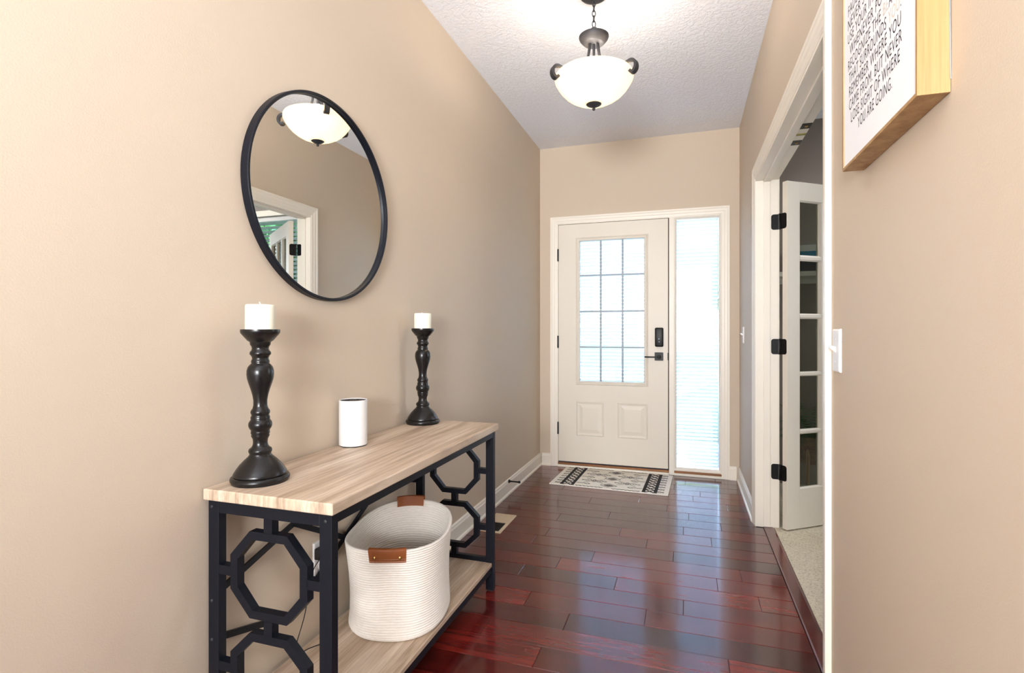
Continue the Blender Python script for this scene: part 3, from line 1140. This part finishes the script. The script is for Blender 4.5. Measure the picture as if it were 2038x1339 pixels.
def bask(th, t):
    """radius of the soft basket at plan angle th and height fraction t"""
    a = th - AX
    e = 0.172 + 0.004 * t
    lo = 0.205 + 0.032 * t
    n = 2.35
    r = (abs(math.cos(a) / lo) ** n + abs(math.sin(a) / e) ** n) ** (-1 / n)
    # slack dents on the sides
    r -= 0.009 * math.sin(PI * t)
    r -= 0.016 * math.sin(PI * t) ** 1.2 * math.exp(-((((th - math.radians(292)) + PI) % (2 * PI) - PI) / 0.24) ** 2)
    r -= 0.010 * math.sin(PI * min(1, t * 1.2)) * math.exp(-((((th - math.radians(215)) + PI) % (2 * PI) - PI) / 0.30) ** 2)
    if t < 0.08:
        r -= 0.016 * (1 - t / 0.08) ** 2
    return r


def rim(th):
    return BH + 0.020 * math.cos(2 * (th - AX)) * 0.5 + 0.010 * math.cos(th - AX)


b = MB()
NS, NR = 144, 38
grid = []
sub = 4
for i in range(NR * sub + 1):
    t = i / (NR * sub)
    bulge = 0.0036 * abs(math.sin(PI * t * NR))
    ring = []
    for k in range(NS):
        th = 2 * PI * k / NS
        r = bask(th, t) + bulge
        ring.append(b.bm.verts.new((r * math.cos(th), r * math.sin(th), t * rim(th))))
    grid.append(ring)
inner = []
for i in range(NR * sub, 3, -1):
    t = i / (NR * sub)
    bulge = 0.0036 * abs(math.sin(PI * t * NR))
    ring = []
    for k in range(NS):
        th = 2 * PI * k / NS
        r = bask(th, t) - 0.007 - bulge
        ring.append(b.bm.verts.new((r * math.cos(th), r * math.sin(th), t * rim(th))))
    inner.append(ring)
grid += inner
for r0, r1 in zip(grid[:-1], grid[1:]):
    for k in range(NS):
        j = (k + 1) % NS
        b.bm.faces.new((r0[k], r0[j], r1[j], r1[k]))
b.bm.faces.new(grid[-1])
b.bm.faces.new(list(reversed(grid[0])))
b.obj('woven_body', M['rope'], bk, True, 75)


def handle(thc, up, out_drop, in_drop, half):
    """leather strap folded over the rim at plan angle thc"""
    b = MB()
    n = 14
    rows = []
    zs = [(-out_drop, 0.0034), (-out_drop * 0.5, 0.0036), (0.0, 0.0040), (up, 0.0015), (up + 0.002, -0.0045), (up, -0.0105), (0.0, -0.0130), (-in_drop, -0.0125)]
    for k in range(n + 1):
        th = thc + half * (2 * k / n - 1)
        row = []
        for dz, off in zs:
            t = max(0.0, min(1.0, (rim(th) + dz) / rim(th)))
            r = bask(th, t) + off
            row.append(b.bm.verts.new((r * math.cos(th), r * math.sin(th), rim(th) + dz)))
        rows.append(row)
    for r0, r1 in zip(rows[:-1], rows[1:]):
        for i in range(len(zs) - 1):
            b.bm.faces.new((r0[i], r0[i + 1], r1[i + 1], r1[i]))
    fs = list(b.bm.faces)
    bmesh.ops.solidify(b.bm, geom=fs, thickness=-0.0018)
    h = b.obj('handle', M['leather'], bk, True, 50, label='tan leather handle')
    for sgn in (-1, 1):
        th = thc + sgn * half * 0.68
        for side in (0,):
            t = (rim(th) - out_drop * 0.55) / rim(th)
            r = bask(th, t) + 0.0052
            bb = MB().lathe([(0.0058, 0), (0.0052, 0.0018), (0.003, 0.0030), (0, 0.0033)], 16)
            n = Vector((math.cos(th), math.sin(th), 0))
            bb.xf(Matrix.Translation((r * math.cos(th), r * math.sin(th), rim(th) - out_drop * 0.55)) @ n.to_track_quat('Z', 'Y').to_matrix().to_4x4())
            bb.obj('rivet', M['brass'], h, True)
    return h


handle(math.radians(289), 0.006, 0.042, 0.012, 0.26)
handle(math.radians(110), 0.016, 0.020, 0.022, 0.24)

# ------------------------------------------------------------------ outlet, plug and cords on the left wall
ou = thing('wall_outlet', 'white wall outlet behind the console table', 'outlet', (XL, 1.540, 0.371))
b = MB()
b.rects(-0.036, 0.036, -0.060, 0.060, [(0, 0), (0.001, 0.004), (0.004, 0.006), (0.010, 0.006)], 0)
b.xf(Matrix.Rotation(PI / 2, 4, 'Z'))
pl = b.obj('plate', M['white_plastic'], ou)
for zc in (0.024, -0.024):
    b = MB()
    b.lathe([(0.0165, 0), (0.0160, 0.002), (0, 0.002)], 24)
    b.xf(Matrix.Translation((0.006, 0, zc)) @ Matrix.Rotation(PI / 2, 4, 'Y'))
    b.obj('socket', M['white_plastic'], ou)
pg = thing('power_adapter', 'black power adapter with a thin cord plugged into the wall outlet behind the table', 'adapter', (XL + 0.0085, 1.532, 0.395))
MB().box(0.0, 0.050, -0.032, 0.030, -0.018, 0.020, bev=0.004).obj('adapter_body', M['rubber'], pg, True)
MB().tube([(0.025, -0.034, 0.0), (0.025, -0.046, -0.006)], [0.004, 0.002], 8).obj('strain_relief', M['rubber'], pg)
b = MB()
cord = catmull([(XL + 0.034, 1.50, 0.389), (-1.172, 1.46, 0.35), (-1.168, 1.425, 0.25), (-1.165, 1.405, 0.215), (-1.165, 1.38, 0.17), (-1.165, 1.37, 0.132), (-1.155, 1.42, 0.1295), (-1.125, 1.48, 0.1295), (-1.160, 1.525, 0.1295), (-1.190, 1.58, 0.15),
                (-1.199, 1.61, 0.30), (-1.1995, 1.635, 0.55), (-1.1995, 1.65, 0.725), (-1.1995, 1.65, 0.7475)], 8)
b.tube(cord, 0.0016, 6)
b.xf(Matrix.Translation(-pg.location))
b.obj('power_cord', M['rubber'], pg, True)

# ------------------------------------------------------------------ light switches on the right wall
def switch(y, z, lab):
    s = thing('light_switch', lab, 'switch', (XR, y, z), group='white toggle switches on the right wall')
    b = MB()
    b.rects(-0.0355, 0.0355, -0.059, 0.059, [(0, 0), (0.0005, 0.004), (0.004, 0.0065), (0.012, 0.0068)], 0)
    b.xf(Matrix.Rotation(-PI / 2, 4, 'Z'))
    b.obj('plate', M['white_plastic'], s)
    b = MB()
    b.prism([(-0.0060, -0.005, -0.006), (-0.0060, -0.005, 0.010), (-0.021, -0.0042, 0.014), (-0.022, -0.0042, 0.007)], (0, 0.0095, 0))
    b.obj('toggle', M['white_plastic'], s)
    for zz in (0.030, -0.030):
        b = MB().lathe([(0.003, 0), (0.0026, 0.0009), (0, 0.001)], 12)
        b.xf(Matrix.Translation((-0.0068, 0, zz)) @ Matrix.Rotation(-PI / 2, 4, 'Y'))
        b.obj('screw', M['grey_mark'], s)
    return s


switch(1.668, 1.0985, 'white toggle light switch between the study doorway and the framed print')
switch(4.165, 1.131, 'small white toggle light switch near the front door corner')

# ------------------------------------------------------------------ framed print
FY0, FY1, FZ0, FZ1, FD = 1.0137, 1.440, 1.5285, 2.130, 0.0455
fp = thing('framed_print', 'deep honey oak frame holding a white typographic print on the right wall', 'picture', (XR, (FY0 + FY1) / 2, FZ0))
hy = (FY1 - FY0) / 2
HZ = FZ1 - FZ0
b = MB()
fw = 0.0065
b.box(-FD, -0.001, -hy, -hy + fw, 0, HZ)
b.box(-FD, -0.001, hy - fw, hy, 0, HZ)
b.box(-FD, -0.001, -hy + fw, hy - fw, 0, fw)
b.box(-FD, -0.001, -hy + fw, hy - fw, HZ - fw, HZ)
b.obj('frame', M['frame_oak'], fp)
MB().box(-FD + 0.0022, -0.004, -hy + fw, hy - fw, fw, HZ - fw).obj('print', M['paper'], fp)
MB().tube(catmull([(-0.001, -hy - 0.001, 0.02), (-0.003, -hy - 0.0025, 0.2), (-0.002, -hy - 0.001, 0.42)], 6), 0.0008, 6).obj('hanging_wire', M['grid'], fp)


def text_mesh(body, width, cap, mat, name):
    cu = bpy.data.curves.new('t', 'FONT')
    cu.body = body
    cu.size = 1.0
    cu.resolution_u = 3
    cu.space_character = 1.12
    cu.offset = -0.003
    ob = bpy.data.objects.new('t', cu)
    COL.objects.link(ob)
    dg = bpy.context.evaluated_depsgraph_get()
    me = bpy.data.meshes.new_from_object(ob.evaluated_get(dg))
    bpy.data.objects.remove(ob, do_unlink=True)
    xs = [v.co.x for v in me.vertices]
    ys = [v.co.y for v in me.vertices]
    return me, min(xs), max(xs), max(ys)


CAPH = 0.0236
lines = [('FADE', 1.4000, 1.335, 1.8715), ('NEVER ST', 1.4020, 1.268, 1.8405), ('USE YOUR IMAGINATION', 1.4030, 1.072, 1.8090), ('WHENEVER POSSIBLE.', 1.3880, 1.088, 1.7775),
         ('RECOGNIZE THE BEAUTY', 1.4010, 1.074, 1.7462), ('THAT SURROUNDS YOU.', 1.3945, 1.086, 1.7155), ('REMEMBER WHERE YOU', 1.3935, 1.0870, 1.6848), ('CAME FROM. BUT NEVER', 1.3930, 1.0830, 1.6535),
         ('LOSE SIGHT OF WHERE', 1.3790, 1.0920, 1.6222), ('YOU ARE GOING.', 1.3300, 1.1290, 1.5915)]
dark, gold = [], []
for body, yl, yr, zb in lines:
    me, x0, x1, ymax = text_mesh(body, 0, 0, None, 't')
    cap = 0.69
    sx = (yl - yr) / (x1 - x0)
    # word-wise gold highlight: find x-extent of the highlighted letters by measuring the text before them
    hi = None
    if 'BEAUTY' in body or body.endswith('YOU.') and 'SURROUNDS' in body:
        word = 'BE' if 'BEAUTY' in body else 'YOU'
        pre = body[:body.index(word)]
        m1, a0, a1, _ = text_mesh(pre + '|', 0, 0, None, 't')
        m2, b0, b1, _ = text_mesh(pre + word, 0, 0, None, 't')
        hi = (a1 - 0.06, b1 + 0.02)
        bpy.data.meshes.remove(m1)
        bpy.data.meshes.remove(m2)
    for p in me.polygons:
        vs = [me.vertices[i].co for i in p.vertices]
        cx = sum(v.x for v in vs) / len(vs)
        pts = [(yl - (v.x - x0) * sx, zb + v.y / cap * CAPH) for v in vs]
        (gold if hi and hi[0] < cx < hi[1] else dark).append(pts)
    bpy.data.meshes.remove(me)
for nm, polys, mt in (('lettering', dark, 'print_ink'), ('gold_lettering', gold, 'gold_ink')):
    b = MB()
    for pts in polys:
        try:
            b.poly([(-FD + 0.0019, y - (FY0 + FY1) / 2, z - FZ0) for y, z in pts])
        except ValueError:
            pass
    o = b.obj(nm, M[mt], fp)

# ------------------------------------------------------------------ pendant lamp
PX, PY = -0.411, 2.502
pn = thing('pendant_light', 'dark iron pendant light with a glowing alabaster bowl hung from the ceiling by chain', 'pendant light', (PX, PY, H))


def Z(z):
    return z - H


MB().lathe([(0.066, 0), (0.066, -0.004), (0.058, -0.012), (0.036, -0.018), (0.012, -0.021), (0, -0.021)], 40).obj('canopy', M['iron'], pn, True)
MB().lathe([(0, Z(2.566)), (0.010, Z(2.565)), (0.040, Z(2.556)), (0.064, Z(2.550)), (0.0695, Z(2.546)), (0.0700, Z(2.541)), (0.066, Z(2.531)), (0.056, Z(2.519)), (0.048, Z(2.511)), (0.042, Z(2.508)), (0, Z(2.508))], 40).obj('stem_cup', M['iron'], pn, True)
link = []
for k in range(12):
    a = 2 * PI * k / 12
    link.append((0.0080 * math.cos(a), 0, 0.0165 * math.sin(a)))
lm = MB().tube(link, 0.0022, 6, closed=True).mesh('chain_link', M['iron'], True)
z = 2.604
i = 0
while z < 2.722:
    inst('chain_link', lm, pn, (0, 0, Z(z)), (0, 0, (i % 2) * PI / 2 + 0.5))
    z += 0.0245
    i += 1
MB().tube([(0.0150 * math.cos(2 * PI * k / 14), 0, Z(2.576) + 0.0135 * math.sin(2 * PI * k / 14)) for k in range(14)], 0.0026, 6, closed=True).obj('hanging_loop', M['iron'], pn, True)
# bowl
out = [(0.0, 2.2225), (0.030, 2.2240), (0.058, 2.2300), (0.090, 2.2430), (0.115, 2.2570), (0.137, 2.2740), (0.155, 2.2930), (0.1685, 2.3120), (0.1770, 2.3270), (0.1810, 2.3340), (0.1795, 2.3365), (0.1830, 2.3410), (0.1830, 2.3510), (0.1800, 2.3590), (0.1780, 2.3620)]
inn = [(r - 0.005 if r > 0.01 else 0.0, z + 0.005) for r, z in out[::-1] if not 2.33 < z < 2.345]
inn[0] = (0.1745, 2.3620)
MB().lathe([(r, Z(z)) for r, z in out + inn], 72).obj('glass_bowl', M['bowl'], pn, True, 50, label='glowing cream alabaster glass bowl')
MB().lathe([(0, Z(2.1960)), (0.0045, Z(2.1965)), (0.0075, Z(2.2010)), (0.0070, Z(2.2060)), (0.0045, Z(2.2090)), (0.0070, Z(2.2110)), (0.020, Z(2.2150)), (0.032, Z(2.2215)), (0.0385, Z(2.2285)), (0.037, Z(2.2310)), (0.0, Z(2.2310))], 32).obj('finial', M['iron'], pn, True)
# three arms with scrolled ends that hook over the rim
for k in range(3):
    a = math.radians(-80.9 + 60 + 120 * k)
    c, s = math.cos(a), math.sin(a)
    path = [(0.020, 2.522), (0.023, 2.490), (0.031, 2.445), (0.048, 2.405), (0.080, 2.378), (0.120, 2.368), (0.155, 2.369), (0.180, 2.3735), (0.200, 2.371), (0.214, 2.357), (0.216, 2.336), (0.207, 2.320), (0.194, 2.318), (0.188, 2.327)]
    cc = catmull([(r, 0, z) for r, z in path], 5)
    b = MB()
    P = [Vector(p) for p in cc]
    rows = []
    for i, p in enumerate(P):
        tg = (P[min(i + 1, len(P) - 1)] - P[max(i - 1, 0)]).normalized()
        nrm = Vector((-tg.z, 0, tg.x))
        f = i / (len(P) - 1)
        w = 0.0062 if f < 0.5 else 0.0062 + 0.0075 * min(1, (f - 0.5) / 0.25)
        hth = 0.0045 if f < 0.55 else 0.0062
        rows.append([b.bm.verts.new(p + Vector((0, sy * w, 0)) + nrm * (sn * hth)) for sy, sn in ((-1, -1), (1, -1), (1, 1), (-1, 1))])
    for r0, r1 in zip(rows[:-1], rows[1:]):
        for q in range(4):
            j = (q + 1) % 4
            b.bm.faces.new((r0[q], r0[j], r1[j], r1[q]))
    b.bm.faces.new(rows[0])
    b.bm.faces.new(list(reversed(rows[-1])))
    b.xf(Matrix.Translation((0, 0, -H)) @ Matrix.Rotation(a, 4, 'Z'))
    b.obj('arm', M['iron'], pn, True, 35)
MB().tube([(0, 0, Z(2.512)), (0, 0, Z(2.230))], 0.006, 10).obj('centre_rod', M['iron'], pn)
for k in range(2):
    a = 0.9 + k * PI
    x, y = 0.075 * math.cos(a), 0.075 * math.sin(a)
    MB().lathe([(0, 0.030), (0.012, 0.026), (0.0175, 0.012), (0.0175, 0.0), (0.013, -0.014), (0.010, -0.020), (0, -0.020)], 16, (x, y, Z(2.305))).obj('bulb', M['bulb'], pn, True)
for k in range(2):
    a = 0.9 + k * PI
    light('pendant_bulb_light', 'POINT', (PX + 0.075 * math.cos(a), PY + 0.075 * math.sin(a), 2.352), 4.6, (1.0, 0.93, 0.84), shadow_soft_size=0.05)

# ------------------------------------------------------------------ doormat
dm = thing('doormat', 'cream doormat with black geometric line pattern before the entry door', 'doormat', (-0.538, 4.170, 0.0), math.radians(-2.2))
MWX, MWY = 0.868, 0.556
b = MB().box(-MWX / 2, MWX / 2, -MWY / 2, MWY / 2, 0.0005, 0.0075, bev=0.003)
b.obj('mat_body', M['mat'], dm, True)
b = MB()
ZT = 0.0079


def seg(x0, y0, x1, y1, w=0.0045):
    w *= 1.5
    d = Vector((x1 - x0, y1 - y0, 0))
    if d.length < 1e-6:
        return
    n = Vector((-d.y, d.x, 0)).normalized() * (w / 2)
    e = d.normalized() * (w * 0.3)
    p, q = Vector((x0, y0, ZT)) - e, Vector((x1, y1, ZT)) + e
    b.poly([p - n, q - n, q + n, p + n])


def diamond(x, y, rx, ry, w=0.004):
    seg(x - rx, y, x, y + ry, w)
    seg(x, y + ry, x + rx, y, w)
    seg(x + rx, y, x, y - ry, w)
    seg(x, y - ry, x - rx, y, w)


for s in (-1, 1):
    for xx, w in ((0.258, 0.011), (0.270, 0.005), (0.335, 0.005), (0.347, 0.011)):
        seg(s * xx, -MWY / 2 + 0.02, s * xx, MWY / 2 - 0.02, w)
    n = 8
    for k in range(n):
        y0 = -MWY / 2 + 0.02 + k * (MWY - 0.04) / n
        y1 = y0 + (MWY - 0.04) / n
        seg(s * 0.273, y0, s * 0.332, y1, 0.009)
        seg(s * 0.273, y1, s * 0.332, y0, 0.009)
        ym = (y0 + y1) / 2
        diamond(s * 0.371, ym, 0.016, 0.013, 0.005)
        seg(s * 0.387, ym, s * 0.400, ym + 0.012, 0.005)
        seg(s * 0.387, ym, s * 0.400, ym - 0.012, 0.005)
        seg(s * 0.349, ym, s * 0.356, ym, 0.005)
for j, yy in enumerate((-0.185, 0.0, 0.185)):
    diamond(0, yy, 0.062, 0.046, 0.0045)
    diamond(0, yy, 0.034, 0.026, 0.0045)
    for a in range(8):
        ca, sa = math.cos(a * PI / 4), math.sin(a * PI / 4)
        seg(0.006 * ca, yy + 0.005 * sa, 0.026 * ca, yy + 0.020 * sa, 0.005)
for s in (-1, 1):
    for yy in (-0.0925, 0.0925):
        for xx in (0.125,):
            diamond(s * xx, yy, 0.030, 0.032)
            diamond(s * xx, yy, 0.014, 0.014, 0.005)
            for off in (0.055, -0.055):
                diamond(s * xx + off, yy, 0.018, 0.017)
            seg(s * xx + 0.075, yy, s * xx + 0.095, yy + 0.010)
            seg(s * xx + 0.075, yy, s * xx + 0.095, yy - 0.010)
            seg(s * xx - 0.075, yy, s * xx - 0.095, yy + 0.010)
            seg(s * xx - 0.075, yy, s * xx - 0.095, yy - 0.010)
    for yy in (-0.185, 0.0, 0.185):
        diamond(s * 0.160, yy, 0.020, 0.016, 0.0045)
        for q in range(4):
            x0 = 0.180 + q * 0.016
            seg(s * x0, yy, s * (x0 + 0.008), yy + 0.009, 0.0045)
            seg(s * (x0 + 0.008), yy + 0.009, s * (x0 + 0.016), yy, 0.0045)
    for ed in (-1, 1):
        for q in range(7):
            x0 = 0.035 + q * 0.029
            seg(s * x0, ed * 0.252, s * (x0 + 0.015), ed * 0.262, 0.006)
            seg(s * (x0 + 0.015), ed * 0.262, s * (x0 + 0.024), ed * 0.251, 0.006)
# lattice tying the motifs together
nodeA = [(0, -0.185), (0, 0.0), (0, 0.185)]
nodeB = [(sx * 0.125, sy * 0.0925) for sx in (-1, 1) for sy in (-1, 1)]
nodeC = [(sx * 0.225, yy) for sx in (-1, 1) for yy in (-0.185, 0.0, 0.185)]
for P0, P1 in ((nodeA, nodeB), (nodeC, nodeB)):
    for (xa, ya_) in P0:
        for (xb, yb2) in P1:
            if abs(xa - xb) < 0.15 and abs(ya_ - yb2) < 0.11:
                f0, f1 = (0.42, 0.80) if P0 is nodeA else (0.30, 0.74)
                seg(xa + (xb - xa) * f0, ya_ + (yb2 - ya_) * f0, xa + (xb - xa) * f1, ya_ + (yb2 - ya_) * f1, 0.0042)
b.obj('line_pattern', M['ink'], dm)

# ------------------------------------------------------------------ floor register
fv = thing('floor_register', 'tan metal floor vent half hidden behind the console table leg', 'vent', (-1.0735, 3.015, 0.0))
b = MB()
hx, hy2 = 0.069, 0.156
V = []
loops = [((0, 0), 0.0005), ((0.003, 0.003), 0.0045), ((0.018, 0.018), 0.0055), ((0.019, 0.019), 0.002)]
prev = None
for (ix, iy), z in loops:
    ring = [b.bm.verts.new(p) for p in ((-hx + ix, -hy2 + iy, z), (hx - ix, -hy2 + iy, z), (hx - ix, hy2 - iy, z), (-hx + ix, hy2 - iy, z))]
    if prev:
        for i in range(4):
            j = (i + 1) % 4
            b.bm.faces.new((prev[i], prev[j], ring[j], ring[i]))
    prev = ring
b.obj('register_frame', M['vent'], fv)
MB().box(-hx + 0.019, hx - 0.019, 0.004, hy2 - 0.019, 0.0006, 0.0048, bev=0.001).obj('damper_panel', M['vent'], fv)
MB().box(-hx + 0.019, hx - 0.019, -hy2 + 0.019, 0.003, 0.0004, 0.0010).obj('duct_shade_sheet', M['vent_dark'], fv)  # dark sheet painted in for the shade inside the duct
lv = MB().box(-0.050, 0.050, -0.0035, 0.0015, 0.0011, 0.0042).mesh('louvre', M['vent_dark'])
for k in range(12):
    inst('louvre', lv, fv, (0, -hy2 + 0.024 + k * 0.0112, 0))

# ------------------------------------------------------------------ door stop on the left baseboard
ds = thing('door_stop', 'slim black door stop screwed to the left baseboard', 'door stop', (XL + 0.0120, 3.575, 0.093))
b = MB().lathe([(0, 0), (0.0125, 0.0), (0.0125, 0.003), (0.0075, 0.010), (0.0050, 0.020), (0.0045, 0.070), (0, 0.070)], 20)
b.xf(Matrix.Rotation(PI / 2, 4, 'Y'))
b.obj('stop_rod', M['black_hw'], ds, True)
b = MB().lathe([(0, 0), (0.0075, 0.0), (0.0085, 0.004), (0.0085, 0.012), (0.006, 0.015), (0, 0.015)], 20)
b.xf(Matrix.Translation((0.0705, 0, 0)) @ Matrix.Rotation(PI / 2, 4, 'Y'))
b.obj('rubber_tip', M['rubber'], ds, True)

# ------------------------------------------------------------------ study: shelf, books, planter
sh = thing('wall_shelf', 'white floating shelf on the study wall behind the french door', 'shelf', (0.80, YB, 1.555))
MB().box(-0.26, 0.26, -0.20, -0.001, 0, 0.034, bev=0.002).obj('shelf_board', M['shelf_white'], sh)
MB().box(-0.24, 0.24, -0.012, -0.001, -0.04, 0.0).obj('shelf_cleat', M['shelf_white'], sh)
zz = 1.5895
for (nm, lab, mt, th, dx) in (('book', 'thick navy black book at the bottom of the stack on the study shelf', 'book_black', 0.085, 0.0),
                              ('book', 'teal blue book in the middle of the stack on the study shelf', 'book_blue', 0.058, 0.006),
                              ('book', 'pale grey book on top of the stack on the study shelf', 'book_white', 0.045, -0.005)):
    r = thing(nm, lab, 'book', (0.87 + dx, YB - 0.105, zz), 0, 'books stacked on the study shelf')
    bb = MB()
    bb.box(-0.125, 0.125, -0.085, 0.085, 0.0, 0.003)
    bb.box(-0.125, 0.125, -0.085, 0.085, th - 0.003, th)
    bb.box(-0.125, 0.125, -0.085, -0.080, 0.003, th - 0.003)
    bb.obj('cover', M[mt], r)
    MB().box(-0.120, 0.120, -0.080, 0.080, 0.003, th - 0.003).obj('pages', M['paper'], r)
    zz += th + 0.0004

pt = thing('potted_fern', 'dark green fern in a woven planter on wooden legs behind the french door', 'plant', (0.86, 4.19, 0.004))
for k in range(4):
    a = PI / 4 + k * PI / 2 + 0.25
    c, s = math.cos(a), math.sin(a)
    MB().tube([(0.135 * c, 0.135 * s, 0.0), (0.112 * c, 0.112 * s, 0.42)], [0.010, 0.014], 8).obj('leg', M['stand_wood'], pt, True)
b = MB()
pr = []
for i in range(33):
    t = i / 32
    r = 0.085 + 0.045 * math.sin(PI * 0.5 * min(1, t * 1.3)) + 0.003 * abs(math.sin(t * PI * 12))
    pr.append((r, 0.235 + t * 0.19))
b.lathe([(0, 0.235)] + pr + [(0.118, 0.424), (0.115, 0.395), (0, 0.395)], 36)
b.obj('planter', M['basketweave'], pt, True, 60)
MB().lathe([(0.114, 0.398), (0.06, 0.408), (0, 0.412)], 20).obj('soil', M['soil'], pt, True)
b = MB()
rg = random.Random(5)
for k in range(34):
    a = rg.uniform(0, 2 * PI)
    ln = rg.uniform(0.28, 0.44)
    el = rg.uniform(0.5, 1.25)
    prev = Vector((0.03 * math.cos(a), 0.03 * math.sin(a), 0.40))
    d = Vector((math.cos(a) * math.cos(el), math.sin(a) * math.cos(el), math.sin(el)))
    side = Vector((-math.sin(a), math.cos(a), 0))
    n = 16
    for i in range(n):
        nx = prev + d * (ln / n)
        if (pt.location + nx).y > YB - 0.03:
            nx.y = YB - 0.03 - pt.location.y
        f = i / n
        w = 0.055 * math.sin(PI * min(1, 0.12 + f * 0.9)) + 0.006
        for sg in (-1, 1):
            tip = nx + side * (sg * w) + d * 0.012 + Vector((0, 0, -0.012))
            if (pt.location + tip).y > YB - 0.02:
                tip.y = YB - 0.02 - pt.location.y
            b.poly([prev, prev + d * 0.012, tip])
        prev = nx
        d = (d + Vector((0, 0, -0.085))).normalized()
o = b.obj('fronds', M['leaf'], pt)

# ------------------------------------------------------------------ outdoors
GZ0 = -0.16
lawn = MB().box(-45, 45, YB + 0.15, 70, GZ0 - 0.3, GZ0).obj('ground', M['lawn'])
struct(lawn, 'green front lawn')
b = MB()
b.prism([(-9.0, 7.2, GZ0), (-1.18, 7.2, GZ0), (-0.19, 11.2, GZ0), (1.9, 19.6, GZ0), (-6.5, 19.6, GZ0)], (0, 0, 0.02))
struct(b.obj('driveway', M['concrete']), 'pale concrete driveway outside the front door')
b = MB().box(-1.34, 0.95, YB + 0.152, 6.0, GZ0, -0.02, bev=0.01)
struct(b.obj('porch_slab', M['porch']), 'concrete porch slab outside the entry')
b = MB().box(-5.2, -1.345, YB + 0.152, 7.15, GZ0, 3.0)
struct(b.obj('wall_garage', M['siding']), 'taupe garage wall beside the porch')
b = MB()
b.prism([(-5.6, -9.0, 3.05), (-5.6, 7.5, 3.05), (-5.6, -0.8, 6.0)], (5.6 - 0.95, 0, 0))
b.prism([(-0.949, -9.0, 3.05), (-0.949, 5.1, 3.05), (-0.949, -2.0, 6.0)], (1.699, 0, 0))
b.prism([(0.751, -9.0, 3.05), (0.751, 6.4, 3.05), (0.751, -1.4, 6.0)], (4.3, 0, 0))  # eave deepened to keep sky light off the study blinds
struct(b.obj('roof', M['roof']), 'unseen house roof, shaped to block the sun and shade the study window')


def tree(loc, hgt, crown_r, crown_z, n, mat, lab, seed, trunk_r=0.16, leaf=0.16, cat='tree', name='tree', zs=1.0):
    r = random.Random(seed)
    t = thing(name, lab, cat, loc)
    MB().tube([(0, 0, -0.05), (0.05, 0.02, crown_z * 0.5), (0.0, 0.05, crown_z * 1.1)], [trunk_r, trunk_r * 0.75, trunk_r * 0.45], 10).obj('trunk' if cat == 'tree' else 'stem', M['bark'], t, True)
    b = MB()
    lobes = [(Vector((r.gauss(0, 0.45), r.gauss(0, 0.45), r.gauss(0, 0.4))) * crown_r, r.uniform(0.45, 0.75) * crown_r) for _ in range(9)]
    for _ in range(n):
        c, rr = r.choice(lobes)
        v = Vector((r.gauss(0, 1), r.gauss(0, 1), r.gauss(0, 1))).normalized() * rr * r.uniform(0.6, 1.0) ** 0.5
        p = c + v
        p.z *= zs
        p.z = max(p.z, -crown_z + 0.12)
        p.z += crown_z
        a = Vector((r.gauss(0, 1), r.gauss(0, 1), r.gauss(0, 1))).normalized()
        q = a.cross(Vector((r.gauss(0, 1), r.gauss(0, 1), r.gauss(0, 1)))).normalized()
        s = leaf * r.uniform(0.6, 1.3)
        b.poly([p - a * s, p + q * s * 0.5, p + a * s, p - q * s * 0.5])
    o = b.obj('foliage', M[mat], t)
    o['kind'] = 'stuff'
    return t


tree((1.6, 26.0, GZ0), 7.5, 2.3, 4.6, 2600, 'tree_leaf', 'leafy tree beyond the driveway seen through the sidelight blinds', 11, leaf=0.26)
tree((10.0, 21.0, GZ0), 7.5, 2.4, 4.4, 2600, 'tree_leaf', 'large tree on the lawn seen in the mirror through the study window', 12, leaf=0.28)
tree((18.5, 19.0, GZ0), 7.5, 2.4, 4.4, 2400, 'tree_leaf', 'tree at the far side of the front lawn', 13, leaf=0.28)
for i, (x, y, lab) in enumerate(((1.75, 6.35, 'tall green shrub outside the study window, nearest the porch'), (3.45, 6.85, 'tall green shrub outside the study window, second from the porch'),
                                 (5.2, 7.6, 'tall green shrub outside the study window, third from the porch'), (7.1, 8.6, 'tall green shrub outside the study window, furthest from the porch'))):
    tree((x, y, GZ0), 2.6, 0.55, 2.1, 4200, 'shrub_leaf', lab, 20 + i, 0.05, 0.11, 'shrub', 'shrub', zs=3.2)
